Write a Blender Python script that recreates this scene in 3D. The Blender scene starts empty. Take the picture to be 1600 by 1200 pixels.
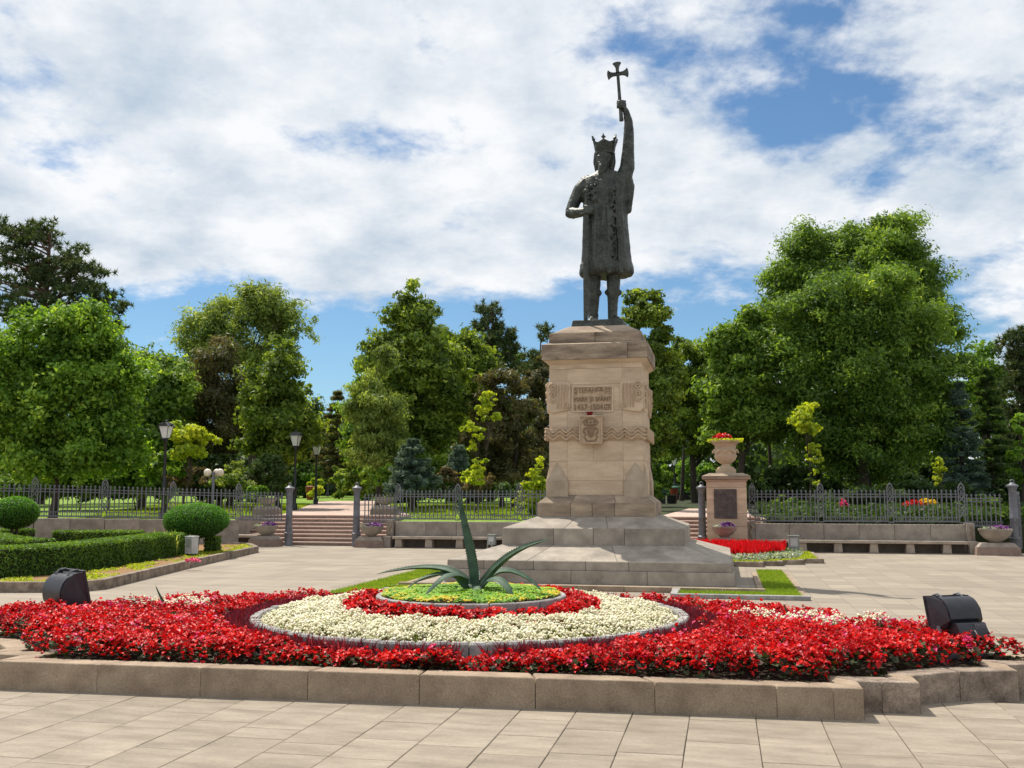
import bpy, bmesh, math, random
import numpy as np
from mathutils import Vector, Matrix

S = bpy.context.scene
COL = S.collection
R = math.radians
rng = np.random.default_rng(7)
random.seed(7)

# ------------------------------------------------------------ camera
EYE, PITCH, YAW, FOC = 1.8, R(6.30), R(11.86), 1557.0      # focal length in pixels of a 1600 wide picture
cam = bpy.data.cameras.new('camera')
cam.sensor_width = 36.0
cam.lens = FOC / 1600 * 36
cam.clip_end = 3000
camo = bpy.data.objects.new('camera', cam)
camo.location = (0, 0, EYE)
camo.rotation_euler = (R(90) + PITCH, 0, YAW)
COL.objects.link(camo)
S.camera = camo

# ------------------------------------------------------------ light
SUNV = Vector((0.44, -0.36, -1.0)).normalized()               # direction the sunlight travels
sun = bpy.data.lights.new('sun', 'SUN')
sun.energy = 5.0
sun.angle = R(0.6)
sun.color = (1.0, 0.93, 0.83)
suno = bpy.data.objects.new('sun', sun)
suno.rotation_euler = SUNV.to_track_quat('-Z', 'Y').to_euler()
COL.objects.link(suno)
S.view_settings.view_transform = 'Standard'
S.view_settings.look = 'None'
S.view_settings.gamma = 1
S.view_settings.exposure = 0.16
S.view_settings.use_curve_mapping = False

# picture geometry helpers: where a sight line through a picture point meets a plane of the place
_cp, _sp, _ca, _sa = math.cos(PITCH), math.sin(PITCH), math.cos(YAW), math.sin(YAW)
FW = Vector((-_sa * _cp, _ca * _cp, _sp)); RT = Vector((_ca, _sa, 0)); UPV = RT.cross(FW)
FH = Vector((-_sa, _ca, 0))
CP = Vector((0, 0, EYE))
def ray(px, py): return FW + RT * ((px - 800) / FOC) + UPV * ((600 - py) / FOC)
def gz(px, py, z=0.0):
    d = ray(px, py); return CP + d * ((z - EYE) / d.z)
def gy(px, py, Y):
    d = ray(px, py); return CP + d * (Y / d.y)
def gd(px, py, D):
    d = ray(px, py); return CP + d * (D / d.dot(FH))

# ------------------------------------------------------------ sky
W = bpy.data.worlds.new('World'); S.world = W
W.use_nodes = True
nt = W.node_tree; N = nt.nodes; L = nt.links
N.clear()
def nd(tree, t, **kw):
    n = tree.nodes.new(t)
    for k, v in kw.items():
        if k.startswith('i_'):
            key = k[2:]
            n.inputs[int(key) if key.isdigit() else key.replace('_', ' ')].default_value = v
        else: setattr(n, k, v)
    return n
def mth(tree, op, a, b=None, clamp=False):
    n = tree.nodes.new('ShaderNodeMath'); n.operation = op; n.use_clamp = clamp
    for i, v in enumerate((a, b)):
        if v is None: continue
        if isinstance(v, (int, float)): n.inputs[i].default_value = v
        else: tree.links.new(v, n.inputs[i])
    return n.outputs[0]
out = nd(nt, 'ShaderNodeOutputWorld'); bg = nd(nt, 'ShaderNodeBackground')
bg.inputs['Strength'].default_value = 0.11
sky = nd(nt, 'ShaderNodeTexSky', sky_type='NISHITA')
sky.sun_disc = False
sky.sun_elevation = math.asin(-SUNV.z)
sky.sun_rotation = math.atan2(-SUNV.x, -SUNV.y)
sky.air_density = 1.0; sky.dust_density = 0.35; sky.ozone_density = 1.6; sky.altitude = 200
tc = nd(nt, 'ShaderNodeTexCoord')
rot = nd(nt, 'ShaderNodeVectorRotate', rotation_type='Z_AXIS'); rot.inputs['Angle'].default_value = -YAW
L.new(tc.outputs['Generated'], rot.inputs['Vector'])
sep = nd(nt, 'ShaderNodeSeparateXYZ'); L.new(rot.outputs[0], sep.inputs[0])
zc = mth(nt, 'MAXIMUM', sep.outputs['Z'], 0.0)
den = mth(nt, 'ADD', zc, 0.30)
cmb = nd(nt, 'ShaderNodeCombineXYZ')
L.new(mth(nt, 'DIVIDE', sep.outputs['X'], den), cmb.inputs['X'])
L.new(mth(nt, 'DIVIDE', sep.outputs['Y'], den), cmb.inputs['Y'])
def skynoise(scale, detail, rough, off=0.0, dist=0.0):
    mp = nd(nt, 'ShaderNodeMapping'); mp.inputs['Location'].default_value = (off, off * 0.7, off * 1.3)
    L.new(cmb.outputs[0], mp.inputs[0])
    n = nd(nt, 'ShaderNodeTexNoise'); n.inputs['Scale'].default_value = scale
    n.inputs['Detail'].default_value = detail; n.inputs['Roughness'].default_value = rough
    n.inputs['Distortion'].default_value = dist
    L.new(mp.outputs[0], n.inputs['Vector']); return n.outputs['Fac']
def cdir(px, py):
    d = ray(px, py).normalized()
    return Vector((d.dot(RT), d.dot(FH), d.z))
def hole(px, py, rx, ry):
    c = cdir(px, py)
    s = nd(nt, 'ShaderNodeVectorMath', operation='SUBTRACT'); L.new(rot.outputs[0], s.inputs[0]); s.inputs[1].default_value = c
    m = nd(nt, 'ShaderNodeVectorMath', operation='MULTIPLY'); L.new(s.outputs[0], m.inputs[0])
    m.inputs[1].default_value = (FOC / rx, 2.0, FOC / ry)
    l = nd(nt, 'ShaderNodeVectorMath', operation='LENGTH'); L.new(m.outputs[0], l.inputs[0])
    mr = nd(nt, 'ShaderNodeMapRange', interpolation_type='SMOOTHSTEP')
    mr.inputs['From Min'].default_value = 0.0; mr.inputs['From Max'].default_value = 1.6
    mr.inputs['To Min'].default_value = 1.0; mr.inputs['To Max'].default_value = 0.0
    L.new(l.outputs['Value'], mr.inputs[0]); return mr.outputs[0]
big = skynoise(1.5, 3, 0.5, 3.1)
fine = skynoise(4.2, 12, 0.58, 11.7, 0.05)
finer = skynoise(13.0, 10, 0.6, 5.7, 0.1)
cov = mth(nt, 'ADD', mth(nt, 'ADD', mth(nt, 'MULTIPLY', big, 0.30), mth(nt, 'MULTIPLY', fine, 0.90)), mth(nt, 'MULTIPLY', mth(nt, 'SUBTRACT', finer, .5), 0.48))   # about .65 mean
bias = None
for (px, py, rx, ry, k) in [(1280, 130, 260, 130, .25), (1210, 180, 130, 70, .06), (1330, 40, 190, 50, .06), (1480, 180, 180, 70, .07),
                            (230, 245, 280, 34, .13), (770, 240, 260, 32, .12), (540, 215, 220, 30, .08), (1560, 60, 60, 60, .08),
                            (300, 530, 420, 85, .27), (780, 520, 420, 65, .23), (1130, 490, 330, 75, .20), (560, 620, 900, 110, .26), (1500, 540, 260, 75, .13)]:
    h = mth(nt, 'MULTIPLY', hole(px, py, rx, ry), k)
    bias = h if bias is None else mth(nt, 'ADD', bias, h)
cov = mth(nt, 'SUBTRACT', cov, bias)
for (px, py, rx, ry, k) in [(1490, 100, 130, 70, .13), (1290, 165, 50, 26, .10), (1430, 205, 100, 40, .10), (1215, 120, 50, 24, .07), (500, 90, 480, 90, .10), (400, 340, 500, 70, .12), (900, 330, 520, 90, .10)]:
    cov = mth(nt, 'ADD', cov, mth(nt, 'MULTIPLY', hole(px, py, rx, ry), k))
mk = nd(nt, 'ShaderNodeMapRange', interpolation_type='SMOOTHSTEP')
mk.inputs['From Min'].default_value = 0.335; mk.inputs['From Max'].default_value = 0.60
L.new(cov, mk.inputs[0])
shade = skynoise(4.2, 12, 0.60, 27.3, 0.0)
cr = nd(nt, 'ShaderNodeValToRGB')
cr.color_ramp.elements[0].position = 0.30; cr.color_ramp.elements[0].color = (4.2, 5.05, 6.0, 1)
cr.color_ramp.elements[1].position = 0.60; cr.color_ramp.elements[1].color = (7.75, 7.9, 8.1, 1)
L.new(shade, cr.inputs[0])
tint = nd(nt, 'ShaderNodeMix', data_type='RGBA', blend_type='MULTIPLY'); tint.inputs[0].default_value = 1.0
tint.inputs[7].default_value = (0.62, 0.80, 0.90, 1)
L.new(sky.outputs[0], tint.inputs[6])
mix = nd(nt, 'ShaderNodeMix', data_type='RGBA')
L.new(mk.outputs[0], mix.inputs[0]); L.new(tint.outputs[2], mix.inputs[6]); L.new(cr.outputs[0], mix.inputs[7])
L.new(mix.outputs[2], bg.inputs['Color']); L.new(bg.outputs[0], out.inputs[0])

# ------------------------------------------------------------ materials
def new_mat(name):
    m = bpy.data.materials.new(name); m.use_nodes = True
    t = m.node_tree; b = t.nodes['Principled BSDF']; return m, t, b
def stone(name, c1, c2, rough=0.85, scale=3.0, bump=0.25, fine_scale=60, stain=None, vary=0.12, stretch=(1, 1, 1), metal=0.0, fine_amt=0.35, spec=0.3, coords='Object'):
    m, t, b = new_mat(name); l = t.links
    co = nd(t, 'ShaderNodeTexCoord'); mp = nd(t, 'ShaderNodeMapping'); mp.inputs['Scale'].default_value = stretch
    l.new(co.outputs[coords], mp.inputs[0])
    oi = nd(t, 'ShaderNodeObjectInfo')
    off = nd(t, 'ShaderNodeVectorMath', operation='ADD')
    cmbn = nd(t, 'ShaderNodeCombineXYZ')
    l.new(mth(t, 'MULTIPLY', oi.outputs['Random'], 37.0), cmbn.inputs[0]); l.new(mth(t, 'MULTIPLY', oi.outputs['Random'], 91.0), cmbn.inputs[1])
    l.new(mp.outputs[0], off.inputs[0]); l.new(cmbn.outputs[0], off.inputs[1])
    n1 = nd(t, 'ShaderNodeTexNoise'); n1.inputs['Scale'].default_value = scale; n1.inputs['Detail'].default_value = 7; n1.inputs['Roughness'].default_value = .62
    n2 = nd(t, 'ShaderNodeTexNoise'); n2.inputs['Scale'].default_value = fine_scale; n2.inputs['Detail'].default_value = 4
    l.new(off.outputs[0], n1.inputs[0]); l.new(off.outputs[0], n2.inputs[0])
    r = nd(t, 'ShaderNodeValToRGB'); r.color_ramp.elements[0].position = .33; r.color_ramp.elements[1].position = .68
    r.color_ramp.elements[0].color = (*c1, 1); r.color_ramp.elements[1].color = (*c2, 1)
    if stain:
        e = r.color_ramp.elements.new(.30 if stain[3:] == () else stain[3]); e.color = (*stain[:3], 1)
    l.new(n1.outputs['Fac'], r.inputs[0])
    mr = nd(t, 'ShaderNodeMapRange'); mr.inputs['To Min'].default_value = 1 - fine_amt; mr.inputs['To Max'].default_value = 1 + fine_amt
    mr.inputs['From Min'].default_value = .25; mr.inputs['From Max'].default_value = .75
    l.new(n2.outputs['Fac'], mr.inputs[0])
    vr = nd(t, 'ShaderNodeMapRange'); vr.inputs['To Min'].default_value = 1 - vary; vr.inputs['To Max'].default_value = 1 + vary
    l.new(oi.outputs['Random'], vr.inputs[0])
    k = mth(t, 'MULTIPLY', mr.outputs[0], vr.outputs[0])
    sc = nd(t, 'ShaderNodeVectorMath', operation='SCALE'); l.new(r.outputs[0], sc.inputs[0]); l.new(k, sc.inputs['Scale'])
    l.new(sc.outputs[0], b.inputs['Base Color'])
    b.inputs['Roughness'].default_value = rough; b.inputs['Metallic'].default_value = metal
    b.inputs['Specular IOR Level'].default_value = spec
    if bump:
        bp = nd(t, 'ShaderNodeBump'); bp.inputs['Strength'].default_value = bump; bp.inputs['Distance'].default_value = .02
        l.new(mth(t, 'ADD', n1.outputs['Fac'], mth(t, 'MULTIPLY', n2.outputs['Fac'], .5)), bp.inputs['Height'])
        l.new(bp.outputs[0], b.inputs['Normal'])
    return m
def leafmat(name, dark, light, trans=0.45, rough=0.55, yellow=None):
    """leaf colours come from a per-leaf tint value, so clumps are not one flat green"""
    m, t, b = new_mat(name); l = t.links
    at = nd(t, 'ShaderNodeAttribute', attribute_name='tint')
    r = nd(t, 'ShaderNodeValToRGB')
    r.color_ramp.elements[0].position = 0.0; r.color_ramp.elements[0].color = (*dark, 1)
    r.color_ramp.elements[1].position = 0.8; r.color_ramp.elements[1].color = (*light, 1)
    if yellow: e = r.color_ramp.elements.new(1.0); e.color = (*yellow, 1)
    l.new(at.outputs['Fac'], r.inputs[0])
    l.new(r.outputs[0], b.inputs['Base Color']); b.inputs['Roughness'].default_value = rough
    b.inputs['Specular IOR Level'].default_value = .35
    tr = nd(t, 'ShaderNodeBsdfTranslucent')
    g = nd(t, 'ShaderNodeVectorMath', operation='MULTIPLY'); g.inputs[1].default_value = (1.5, 1.35, .55)
    l.new(r.outputs[0], g.inputs[0]); l.new(g.outputs[0], tr.inputs[0])
    mx = nd(t, 'ShaderNodeMixShader'); mx.inputs[0].default_value = trans
    l.new(b.outputs[0], mx.inputs[1]); l.new(tr.outputs[0], mx.inputs[2])
    l.new(mx.outputs[0], t.nodes['Material Output'].inputs[0])
    return m
def petalmat(name, a, bcol, c=None, trans=.3):
    m = leafmat(name, a, bcol, trans, .45, c)
    for n in m.node_tree.nodes:
        if n.type == 'VECT_MATH': n.inputs[1].default_value = (1.25, 1, 1)
    return m

M = {}
M['sand'] = stone('sandstone', (.45, .34, .235), (.63, .49, .35), .85, 2.2, .3, 70, stretch=(.7, .7, 2.6), vary=.07, fine_amt=.18)
M['sandstain'] = stone('weathered_sandstone', (.17, .13, .095), (.44, .34, .245), .88, 1.5, .4, 50, stretch=(.8, .8, 3.2), vary=.12, fine_amt=.25)
M['sandstreak'] = stone('rain_streaked_sandstone', (.10, .075, .055), (.43, .335, .245), .9, 1.3, .4, 40, stretch=(.9, .9, 4.0), vary=.08, fine_amt=.25)
M['spur'] = stone('grey_sandstone', (.31, .245, .175), (.47, .375, .28), .85, 2.5, .3, 70, vary=.05, fine_amt=.2)
M['granite'] = stone('tier_stone', (.22, .19, .155), (.39, .34, .28), .8, 2.5, .3, 90, vary=.10, fine_amt=.25)
M['carve'] = stone('carved_sandstone', (.37, .265, .175), (.51, .38, .26), .85, 4, .3, 60, vary=.04)
M['kerb'] = stone('kerb_stone', (.225, .165, .115), (.375, .29, .205), .85, 3.2, .35, 80, vary=.08, fine_amt=.25, stain=(.17, .12, .085, .24))
M['kerbdark'] = stone('kerb_stone_old', (.12, .09, .07), (.36, .29, .225), .88, 5, .4, 60, vary=.12, fine_amt=.3)
M['slab'] = stone('paving_stone', (.205, .170, .130), (.325, .275, .213), .8, 2.2, .15, 45, vary=.08, fine_amt=.14, stretch=(.7, 2.2, 1))
M['joint'] = stone('joint_sand', (.15, .122, .092), (.22, .18, .138), .95, 8, .2, 90)
M['wall'] = stone('wall_stone', (.22, .19, .16), (.36, .31, .26), .88, 3, .35, 70, vary=.10, fine_amt=.25)
M['bench'] = stone('bench_stone', (.30, .25, .20), (.42, .35, .28), .85, 4, .3, 70, vary=.08)
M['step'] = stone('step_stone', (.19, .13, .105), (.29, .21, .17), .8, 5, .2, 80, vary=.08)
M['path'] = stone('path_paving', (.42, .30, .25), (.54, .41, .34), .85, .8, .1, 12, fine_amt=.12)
M['conc'] = stone('edging_concrete', (.22, .21, .20), (.36, .35, .33), .85, 6, .3, 60, vary=.15)
M['iron'] = stone('grey_painted_iron', (.10, .102, .118), (.17, .173, .193), .5, 6, .15, 80, vary=.05, metal=.15, fine_amt=.15, spec=.5)
M['black'] = stone('black_painted_metal', (.012, .012, .016), (.030, .030, .038), .42, 5, .1, 40, vary=.05, metal=.1, fine_amt=.2, spec=.5)
M['bronze'] = stone('dark_bronze', (.017, .020, .016), (.066, .073, .058), .45, 5, 1.0, 26, vary=.03, metal=.35, fine_amt=.6, spec=.5, stain=(.035, .065, .055, .76))
M['plaque'] = stone('plaque_stone', (.06, .05, .045), (.13, .11, .10), .6, 7, .5, 60)
M['bark'] = stone('bark', (.035, .028, .022), (.085, .068, .052), .95, 3, .6, 30, stretch=(1, 1, .25))
M['barklight'] = stone('pine_bark', (.09, .055, .04), (.17, .11, .08), .95, 3, .6, 30, stretch=(1, 1, .3))
M['soil'] = stone('soil', (.035, .025, .018), (.07, .05, .035), .95, 9, .6, 60)
M['mulch'] = stone('mulch', (.20, .10, .05), (.36, .22, .09), .95, 14, .6, 60)
M['glass'] = stone('frosted_lamp_glass', (.62, .62, .60), (.72, .72, .70), .25, 3, .0, 20, fine_amt=.03, spec=.6)
M['globe'] = stone('opal_globe', (.68, .58, .46), (.74, .64, .52), .3, 3, .0, 20, fine_amt=.03, spec=.6)
M['box'] = stone('box_metal', (.20, .22, .20), (.30, .32, .29), .6, 6, .1, 60)
M['white'] = stone('white_panel', (.42, .42, .42), (.55, .55, .55), .6, 6, .05, 60, fine_amt=.05)
M['greenpaint'] = stone('green_paint', (.02, .09, .06), (.04, .13, .085), .5, 5, .1, 60)
M['redpaint'] = stone('red_bin_paint', (.20, .04, .02), (.27, .06, .035), .5, 5, .1, 60)
M['recess'] = stone('dark_recess_stone', (.13, .105, .085), (.20, .165, .13), .9, 5, .2, 60)
def groundmat(name, c1, c2, c3, s1, s2):
    m = stone(name, c1, c2, .95, s1, .3, s2, fine_amt=.4, stain=(*c3, .20)); return m
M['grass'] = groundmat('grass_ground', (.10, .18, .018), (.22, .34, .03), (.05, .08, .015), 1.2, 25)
M['shadegrass'] = groundmat('shade_ground', (.018, .022, .010), (.04, .055, .016), (.03, .025, .018), 1.2, 25)  # dark version of the grass ground, tree shade put into its colour
M['blade'] = leafmat('grass_blades', (.12, .20, .02), (.26, .38, .03), .5, yellow=(.38, .42, .05))
M['lf_bright'] = leafmat('leaf_bright', (.07, .16, .018), (.24, .42, .05), .52, yellow=(.42, .58, .09))
M['lf_mid'] = leafmat('leaf_mid', (.05, .11, .016), (.21, .35, .05), .5, yellow=(.42, .54, .10))
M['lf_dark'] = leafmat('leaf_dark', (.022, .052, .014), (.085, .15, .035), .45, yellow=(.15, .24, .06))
M['lf_linden'] = leafmat('leaf_linden', (.06, .11, .016), (.24, .35, .05), .52, yellow=(.46, .54, .10))
M['lf_willow'] = leafmat('leaf_willow', (.10, .16, .04), (.29, .39, .09), .52, yellow=(.46, .54, .18))
M['lf_yellow'] = leafmat('leaf_yellow', (.22, .33, .02), (.50, .58, .04), .5, yellow=(.68, .70, .06))
M['lf_pine'] = leafmat('needle_pine', (.03, .06, .022), (.10, .14, .045), .3, yellow=(.28, .20, .09))
M['lf_spruce'] = leafmat('needle_spruce', (.035, .075, .055), (.12, .19, .14), .2, yellow=(.21, .29, .23))
M['lf_thuja'] = leafmat('thuja_brown', (.05, .065, .02), (.18, .15, .06), .35, yellow=(.16, .27, .05))
M['lf_box'] = leafmat('hedge_leaf', (.035, .09, .012), (.13, .25, .03), .4, yellow=(.28, .40, .05))
M['lf_juniper'] = leafmat('ball_shrub_leaf', (.03, .11, .012), (.11, .30, .025), .4, yellow=(.20, .42, .04))
M['lf_white'] = leafmat('blossom_shrub', (.06, .11, .03), (.12, .18, .05), .4, yellow=(.62, .60, .50))
M['lf_pink'] = leafmat('plum_shrub', (.10, .08, .04), (.22, .17, .08), .4, yellow=(.36, .26, .10))
M['begonia'] = petalmat('red_petal', (.24, .002, .006), (.72, .008, .008), (.90, .05, .03))
M['magenta'] = petalmat('magenta_petal', (.45, .01, .09), (.75, .05, .20), (.85, .25, .40))
M['salvia'] = petalmat('salvia_petal', (.50, .003, .006), (.80, .01, .015), (.85, .03, .03))
M['begleaf'] = leafmat('begonia_leaf', (.02, .02, .012), (.05, .075, .02), .2, .65, yellow=(.10, .03, .03))
M['purple'] = leafmat('purple_foliage', (.07, .008, .016), (.20, .015, .045), .35, .6, yellow=(.32, .04, .09))
M['alyssum'] = petalmat('cream_blossom', (.52, .54, .26), (.82, .81, .60), (.92, .91, .80), .25)
M['sedum'] = leafmat('sedum', (.09, .25, .015), (.28, .50, .025), .3, yellow=(.65, .50, .03))
M['silver'] = leafmat('silver_foliage', (.22, .30, .24), (.42, .50, .42), .3, yellow=(.6, .65, .58))
M['bluebl'] = leafmat('violet_petal', (.12, .03, .22), (.22, .05, .38), .3, yellow=(.5, .4, .55))
M['yellowbl'] = leafmat('yellow_petal', (.5, .35, .01), (.7, .5, .02), .3, yellow=(.8, .6, .05))
m, t, b = new_mat('agave_leaf')
co = nd(t, 'ShaderNodeTexCoord'); n1 = nd(t, 'ShaderNodeTexNoise'); n1.inputs['Scale'].default_value = 9; n1.inputs['Detail'].default_value = 6
t.links.new(co.outputs['Object'], n1.inputs[0])
r = nd(t, 'ShaderNodeValToRGB'); r.color_ramp.elements[0].color = (.022, .055, .032, 1); r.color_ramp.elements[1].color = (.075, .13, .08, 1)
r.color_ramp.elements[0].position = .3; r.color_ramp.elements[1].position = .7
t.links.new(n1.outputs['Fac'], r.inputs[0]); t.links.new(r.outputs[0], b.inputs['Base Color']); b.inputs['Roughness'].default_value = .62; b.inputs['Specular IOR Level'].default_value = .25
M['agave'] = m

# ground materials that carry the paving beyond the slabs laid one by one
def plazamat():
    m, t, b = new_mat('far_paving'); l = t.links
    co = nd(t, 'ShaderNodeTexCoord')
    mp = nd(t, 'ShaderNodeMapping'); mp.inputs['Rotation'].default_value = (0, 0, R(90))
    l.new(co.outputs['Object'], mp.inputs[0])
    br = nd(t, 'ShaderNodeTexBrick'); br.offset = .37; br.inputs['Scale'].default_value = 1
    br.inputs['Brick Width'].default_value = .8; br.inputs['Row Height'].default_value = .5
    br.inputs['Mortar Size'].default_value = .006; br.inputs['Mortar Smooth'].default_value = .2
    br.inputs['Color1'].default_value = (.245, .208, .163, 1); br.inputs['Color2'].default_value = (.30, .256, .20, 1); br.inputs['Mortar'].default_value = (.18, .145, .11, 1)
    l.new(mp.outputs[0], br.inputs[0])
    n = nd(t, 'ShaderNodeTexNoise'); n.inputs['Scale'].default_value = .8; n.inputs['Detail'].default_value = 9; n.inputs['Roughness'].default_value = .7
    mp2 = nd(t, 'ShaderNodeMapping'); mp2.inputs['Scale'].default_value = (.35, 2.6, 1); l.new(co.outputs['Object'], mp2.inputs[0]); l.new(mp2.outputs[0], n.inputs[0])
    mr = nd(t, 'ShaderNodeMapRange'); mr.inputs['From Min'].default_value = .3; mr.inputs['From Max'].default_value = .7
    mr.inputs['To Min'].default_value = .80; mr.inputs['To Max'].default_value = 1.2; l.new(n.outputs['Fac'], mr.inputs[0])
    s = nd(t, 'ShaderNodeVectorMath', operation='SCALE'); l.new(br.outputs['Color'], s.inputs[0]); l.new(mr.outputs[0], s.inputs['Scale'])
    l.new(s.outputs[0], b.inputs['Base Color']); b.inputs['Roughness'].default_value = .8; b.inputs['Specular IOR Level'].default_value = .3
    return m
M['plaza'] = plazamat()

# ------------------------------------------------------------ object helpers
def tag(o, label=None, cat=None, group=None, kind=None):
    if label: o['label'] = label
    if cat: o['category'] = cat
    if group: o['group'] = group
    if kind: o['kind'] = kind
    return o
def thing(name, label, cat, loc=(0, 0, 0), rz=0, group=None):
    o = bpy.data.objects.new(name, None); COL.objects.link(o); o.empty_display_size = .1
    o.location = loc; o.rotation_euler = (0, 0, rz)
    return tag(o, label, cat, group)
def link(name, me, parent=None, loc=(0, 0, 0), rot=(0, 0, 0)):
    o = bpy.data.objects.new(name, me); COL.objects.link(o)
    o.location = loc; o.rotation_euler = rot
    if parent: o.parent = parent
    return o
def copy_tree(o, parent=None):
    c = o.copy(); COL.objects.link(c); c.parent = parent
    for ch in list(o.children): copy_tree(ch, c)
    return c
def wloc(o):
    v = Vector((0, 0, 0))
    while o: v = v + o.location; o = o.parent
    return v
class MB:
    def __init__(s): s.v = []; s.f = []
    def add(s, vs, fs):
        n = len(s.v); s.v += [tuple(v) for v in vs]; s.f += [tuple(i + n for i in f) for f in fs]; return s
    def box(s, x0, x1, y0, y1, z0, z1):
        return s.add([(x0, y0, z0), (x1, y0, z0), (x1, y1, z0), (x0, y1, z0), (x0, y0, z1), (x1, y0, z1), (x1, y1, z1), (x0, y1, z1)],
                     [(0, 3, 2, 1), (4, 5, 6, 7), (0, 1, 5, 4), (1, 2, 6, 5), (2, 3, 7, 6), (3, 0, 4, 7)])
    def prism(s, poly, z0, z1, top=None):
        """poly counter-clockwise; top: another outline of the same length for a tapered prism"""
        n = len(poly); t = top or poly
        vs = [(p[0], p[1], z0) for p in poly] + [(p[0], p[1], z1) for p in t]
        return s.add(vs, [tuple(range(n - 1, -1, -1)), tuple(range(n, 2 * n))] + [(i, (i + 1) % n, n + (i + 1) % n, n + i) for i in range(n)])
    def lathe(s, prof, c=(0, 0, 0), seg=20, cap=True):
        vs = []; fs = []
        for r_, z in prof:
            for k in range(seg):
                a = 2 * math.pi * k / seg; vs.append((c[0] + r_ * math.cos(a), c[1] + r_ * math.sin(a), c[2] + z))
        for j in range(len(prof) - 1):
            for k in range(seg):
                a = j * seg + k; b_ = j * seg + (k + 1) % seg
                fs.append((a, b_, b_ + seg, a + seg))
        if cap:
            fs.append(tuple(range(seg - 1, -1, -1))); fs.append(tuple((len(prof) - 1) * seg + k for k in range(seg)))
        return s.add(vs, fs)
    def tube(s, pts, rad, seg=6, cap=True, flat=1.0):
        pts = [Vector(p) for p in pts]; n = len(pts)
        if isinstance(rad, (int, float)): rad = [rad] * n
        vs = []; fs = []; up = None
        for i, p in enumerate(pts):
            d = (pts[min(i + 1, n - 1)] - pts[max(i - 1, 0)]).normalized()
            if up is None:
                up = Vector((0, 0, 1)) if abs(d.z) < .9 else Vector((0, 1, 0))
            x = d.cross(up).normalized(); y = x.cross(d).normalized(); up = y
            for k in range(seg):
                a = 2 * math.pi * k / seg
                vs.append(p + x * (math.cos(a) * rad[i]) + y * (math.sin(a) * rad[i] * flat))
        for j in range(n - 1):
            for k in range(seg):
                a = j * seg + k; b_ = j * seg + (k + 1) % seg
                fs.append((a, a + seg, b_ + seg, b_))
        if cap: fs.append(tuple(range(seg))); fs.append(tuple((n - 1) * seg + k for k in range(seg - 1, -1, -1)))
        return s.add(vs, fs)
    def ball(s, c, r_, seg=10, rings=7):
        rx, ry, rz = (r_, r_, r_) if isinstance(r_, (int, float)) else r_
        vs = [(c[0], c[1], c[2] + rz)]
        for j in range(1, rings):
            th = math.pi * j / rings
            for k in range(seg):
                a = 2 * math.pi * k / seg; vs.append((c[0] + rx * math.sin(th) * math.cos(a), c[1] + ry * math.sin(th) * math.sin(a), c[2] + rz * math.cos(th)))
        vs.append((c[0], c[1], c[2] - rz)); fs = []
        for k in range(seg):
            fs.append((0, 1 + k, 1 + (k + 1) % seg))
            fs.append((len(vs) - 1, 1 + (rings - 2) * seg + (k + 1) % seg, 1 + (rings - 2) * seg + k))
        for j in range(rings - 2):
            for k in range(seg):
                a = 1 + j * seg + k; b_ = 1 + j * seg + (k + 1) % seg
                fs.append((a, a + seg, b_ + seg, b_))
        return s.add(vs, fs)
    def mesh(s, name, mat, smooth=False, off=None):
        me = bpy.data.meshes.new(name)
        vs = s.v if off is None else [(v[0] - off[0], v[1] - off[1], v[2] - off[2]) for v in s.v]
        me.from_pydata(vs, [], s.f); me.materials.append(mat)
        bm = bmesh.new(); bm.from_mesh(me); bmesh.ops.recalc_face_normals(bm, faces=bm.faces); bm.to_mesh(me); bm.free()
        if smooth:
            me.polygons.foreach_set('use_smooth', [True] * len(me.polygons))
            me.set_sharp_from_angle(angle=R(40))
        return me
    def build(s, name, mat, parent=None, smooth=False, bevel=0, loc=None):
        """vertices are in world coordinates; a parent here is never rotated"""
        off = wloc(parent)
        o = link(name, s.mesh(name, mat, smooth, off), parent)
        if bevel:
            md = o.modifiers.new('bevel', 'BEVEL'); md.width = bevel; md.segments = 1 if bevel < .012 else 2; md.limit_method = 'ANGLE'; md.harden_normals = False
        return o

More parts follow.
